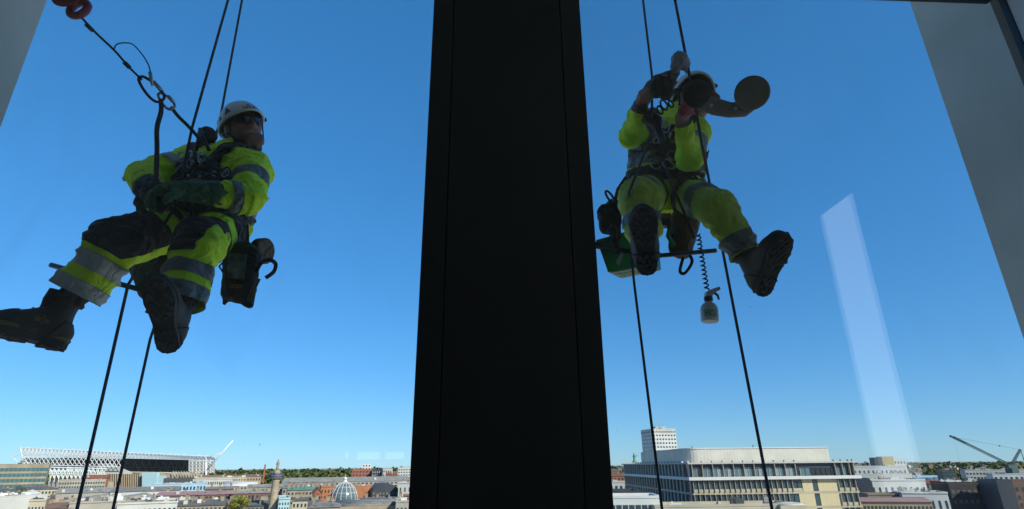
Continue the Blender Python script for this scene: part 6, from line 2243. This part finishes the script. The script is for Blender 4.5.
# seat bar
sb = empty('seat_bar', tuple(P(655, 252, 2.35)), 0, 'straight metal seat bar under the right person', 'bar')
MB().tube([P(585, 243, 2.34), P(600, 246, 2.34)], .016, 10).build('bar_end', M['darksteel'], sb)
MB().tube([P(600, 246, 2.34), P(656, 256, 2.34), P(716, 250.5, 2.34)], .0105, 10).build('tube', M['darksteel'], sb)

# green bucket tray with pale underside print
bk = empty('green_tray', tuple(P(630, 275, 2.4)), 0, 'green plastic tool bucket with a pale printed base behind the boot sole', 'bucket')
Yb = 2.36
T0 = [P(597, 243, Yb), P(640, 232, Yb), P(660, 235, Yb + .22), P(612, 236, Yb + .22)]
bs = [P(608, 274, Yb), P(646, 277, Yb), P(661, 270, Yb + .20), P(622, 268, Yb + .20)]
tp = [P(597, 241, Yb), P(640, 229, Yb), P(658, 237, Yb + .16), P(616, 246, Yb + .16)]
b4 = [P(608, 272, Yb), P(650, 264, Yb), P(661, 270, Yb + .13), P(620, 278, Yb + .13)]
mb = MB().add(b4 + tp, [(0, 1, 5, 4), (1, 2, 6, 5), (2, 3, 7, 6), (3, 0, 4, 7), (3, 2, 1, 0)])
th = [p * .93 + (sum(tp, Vector()) / 4) * .07 for p in tp]
bh = [p * .93 + (sum(b4, Vector()) / 4) * .07 + Vector((0, 0, .01)) for p in b4]
mb.add(bh + th, [(4, 5, 1, 0), (5, 6, 2, 1), (6, 7, 3, 2), (7, 4, 0, 3), (0, 1, 2, 3)])
mb.add(tp + th, [(0, 1, 5, 4), (1, 2, 6, 5), (2, 3, 7, 6), (3, 0, 4, 7)])
mb.build('shell', M['greenplastic'], bk)
mb = MB()
cen = sum(b4, Vector()) / 4
q = [p + (cen - p) * .1 + Vector((0, 0, -.002)) for p in b4]
mb.prism(q[::-1], (0, 0, -1), .003).build('printed_base', M['paper'], bk)
dx, dy = (q[1] - q[0]), (q[3] - q[0])
for (i0, i1, j0, j1) in ((.08, .2, .2, .8), (.26, .34, .2, .8), (.4, .56, .25, .75), (.62, .7, .2, .8), (.76, .92, .2, .75)):
    pts = [q[0] + dx * a_ + dy * b_ + Vector((0, 0, -.004)) for a_, b_ in ((i0, j0), (i1, j0), (i1, j1), (i0, j1))]
    MB().prism(pts[::-1], (0, 0, -1), .002).build('print_mark', M['greenplastic'], bk)
MB().tube([tp[0], tp[1], tp[2], tp[3]], .006, 6, closed=True).build('rim', M['greenplastic'], bk)
MB().prism([P(u, v, Yb - .004) for u, v in ((616, 262), (621, 252), (624, 254), (619, 266))][::-1], (0, 1, 0), .003).build('scraper_label', M['paper'], bk)
# black tool pouch above it
tpch = empty('tool_pouch', tuple(P(610, 235, 2.3)), 0, 'black tool pouch with straps above the green bucket', 'pouch')
me = sdf_mesh('pouch_body', [('c', P(604, 211, 2.33), .032, P(606, 228, 2.33), .028, .03), ('c', P(614, 206, 2.34), .034, P(616, 236, 2.34), .022, .03), ('c', P(612, 230, 2.3), .02, P(618, 252, 2.3), .012, .02)], .006)
crumple(me, .005, 16, 5)
link('pouch_body', me, M['black'], tpch)
MB().tube([P(614, 206, 2.34), P(618, 190, 2.36), P(626, 178, 2.38)], .012, 6, flat=.4).build('strap', M['black'], tpch)
MB().tube(oval_ring(P(610, 197, 2.3), Vector((.8, 0, .6)).normalized(), Vector((-.5, 0, .9)).normalized(), .012, .035, 0, 16), .0055, 7, closed=True).build('hook', M['plastic'], tpch)

# brown bag hanging at the seat
bb = empty('brown_bag', tuple(P(684, 262, 2.4)), 0, 'brown canvas bag hanging under the right person beside the spray bottle', 'bag')
me = sdf_mesh('bag_body', [('c', P(680, 220, 2.42), .045, P(678, 248, 2.42), .042, .04), ('c', P(690, 222, 2.44), .045, P(684, 250, 2.42), .036, .04)], .007)
crumple(me, .006, 12, 6)
link('bag_body', me, M['brownbag'], bb)
MB().tube([P(671, 222, 2.35), P(668, 236, 2.35), P(674, 246, 2.35)], .012, 6, flat=.4).build('green_strap', M['greenplastic'], bb)
MB().tube(smooth([P(689, 254, 2.36), P(692, 262, 2.36), P(685, 273, 2.36), P(680, 271, 2.36), P(683, 258, 2.37)]), .0075, 6).build('pull_loop', M['black'], bb)
for (u0, v0, u1, v1) in ((676, 214, 672, 198), (690, 216, 692, 200)):
    MB().tube([P(u0, v0, 2.42), P(u1, v1, 2.42)], .010, 6, flat=.4).build('strap', M['black'], bb)
kt = empty('metal_buckle', tuple(P(664, 220, 2.33)), 0, 'small brass and black buckle box between the legs of the right person', 'buckle')
mb = MB()
c0 = P(664, 217, 2.34)
mb.box((c0.x - .03, c0.y - .015, c0.z - .012), (c0.x + .03, c0.y + .015, c0.z + .012))
mb.build('plate', M['brass'], kt)
MB().box((c0.x - .024, c0.y - .02, c0.z - .05), (c0.x + .022, c0.y + .018, c0.z - .014)).build('box', M['plastic'], kt)

# coil lanyard and spray bottle
pts = []
a, c = P(698, 234, 2.18), P(707, 290, 2.18)
N = 150
for i in range(N + 1):
    t = i / N
    ph = t * 2 * math.pi * 13
    pts.append(a + (c - a) * t + Vector((math.cos(ph), math.sin(ph), 0)) * .0085)
o = MB().tube(pts, .0034, 5).build('coil_lanyard', M['plastic']); tag(o, 'black coiled lanyard holding the spray bottle', 'lanyard'); settle(o)
sbt = empty('spray_bottle', tuple(P(710, 322, 2.18)), 0, 'white trigger spray bottle dangling below the right person', 'spray bottle')
sc_ = 2.18 / .93 / FPX
bp_ = P(710, 322, 2.18)
tilt = Matrix.Translation(bp_) @ Matrix.Rotation(R(4), 4, 'Y')
prof = [(.030, 0), (.034, .003), (.0355, .012), (.0355, .05), (.034, .060), (.026, .074), (.015, .082), (.0135, .090)]
MB().lathe(prof, 24, tilt).build('bottle', M['whiteplastic'], sbt)
lb = MB()
vs, fs = [], []
for j, z in enumerate((.016, .046)):
    for i in range(9):
        a_ = math.radians(-150 + i * 12)
        vs.append(tilt @ Vector((.0361 * math.cos(a_), .0361 * math.sin(a_), z)))
fs = [(i, i + 1, 9 + i + 1, 9 + i) for i in range(8)]
lb.add(vs, fs)
lb.build('label', M['paper'], sbt)
lt = MB()
for (z0, z1, a0, a1) in ((.036, .042, -140, -90), (.028, .033, -140, -105), (.019, .025, -135, -80)):
    vs = [tilt @ Vector((.0366 * math.cos(math.radians(x)), .0366 * math.sin(math.radians(x)), z)) for z in (z0, z1) for x in (a0, (a0 + a1) / 2, a1)]
    lt.add(vs, [(0, 1, 4, 3), (1, 2, 5, 4)])
lt.build('label_print', M['greenplastic'], sbt)
MB().lathe([(.017, .088), (.018, .090), (.018, .104), (.014, .108)], 16, tilt).build('collar', M['plastic'], sbt)
hd_ = MB()
tw = lambda x, z, y=0: tilt @ Vector((x, y, z))
hd_.prism([tw(-.014, .106, -.011), tw(.012, .106, -.011), tw(.020, .122, -.011), (tw(.050, .140, -.011)), tw(.046, .152, -.011), tw(.016, .140, -.011), tw(-.010, .126, -.011)], (0, 1, 0), .022)
hd_.build('spray_head', M['whiteplastic'], sbt)
MB().tube([tw(.024, .128), tw(.040, .116), tw(.044, .098)], [.006, .0055, .004], 7).build('trigger', M['plastic'], sbt)
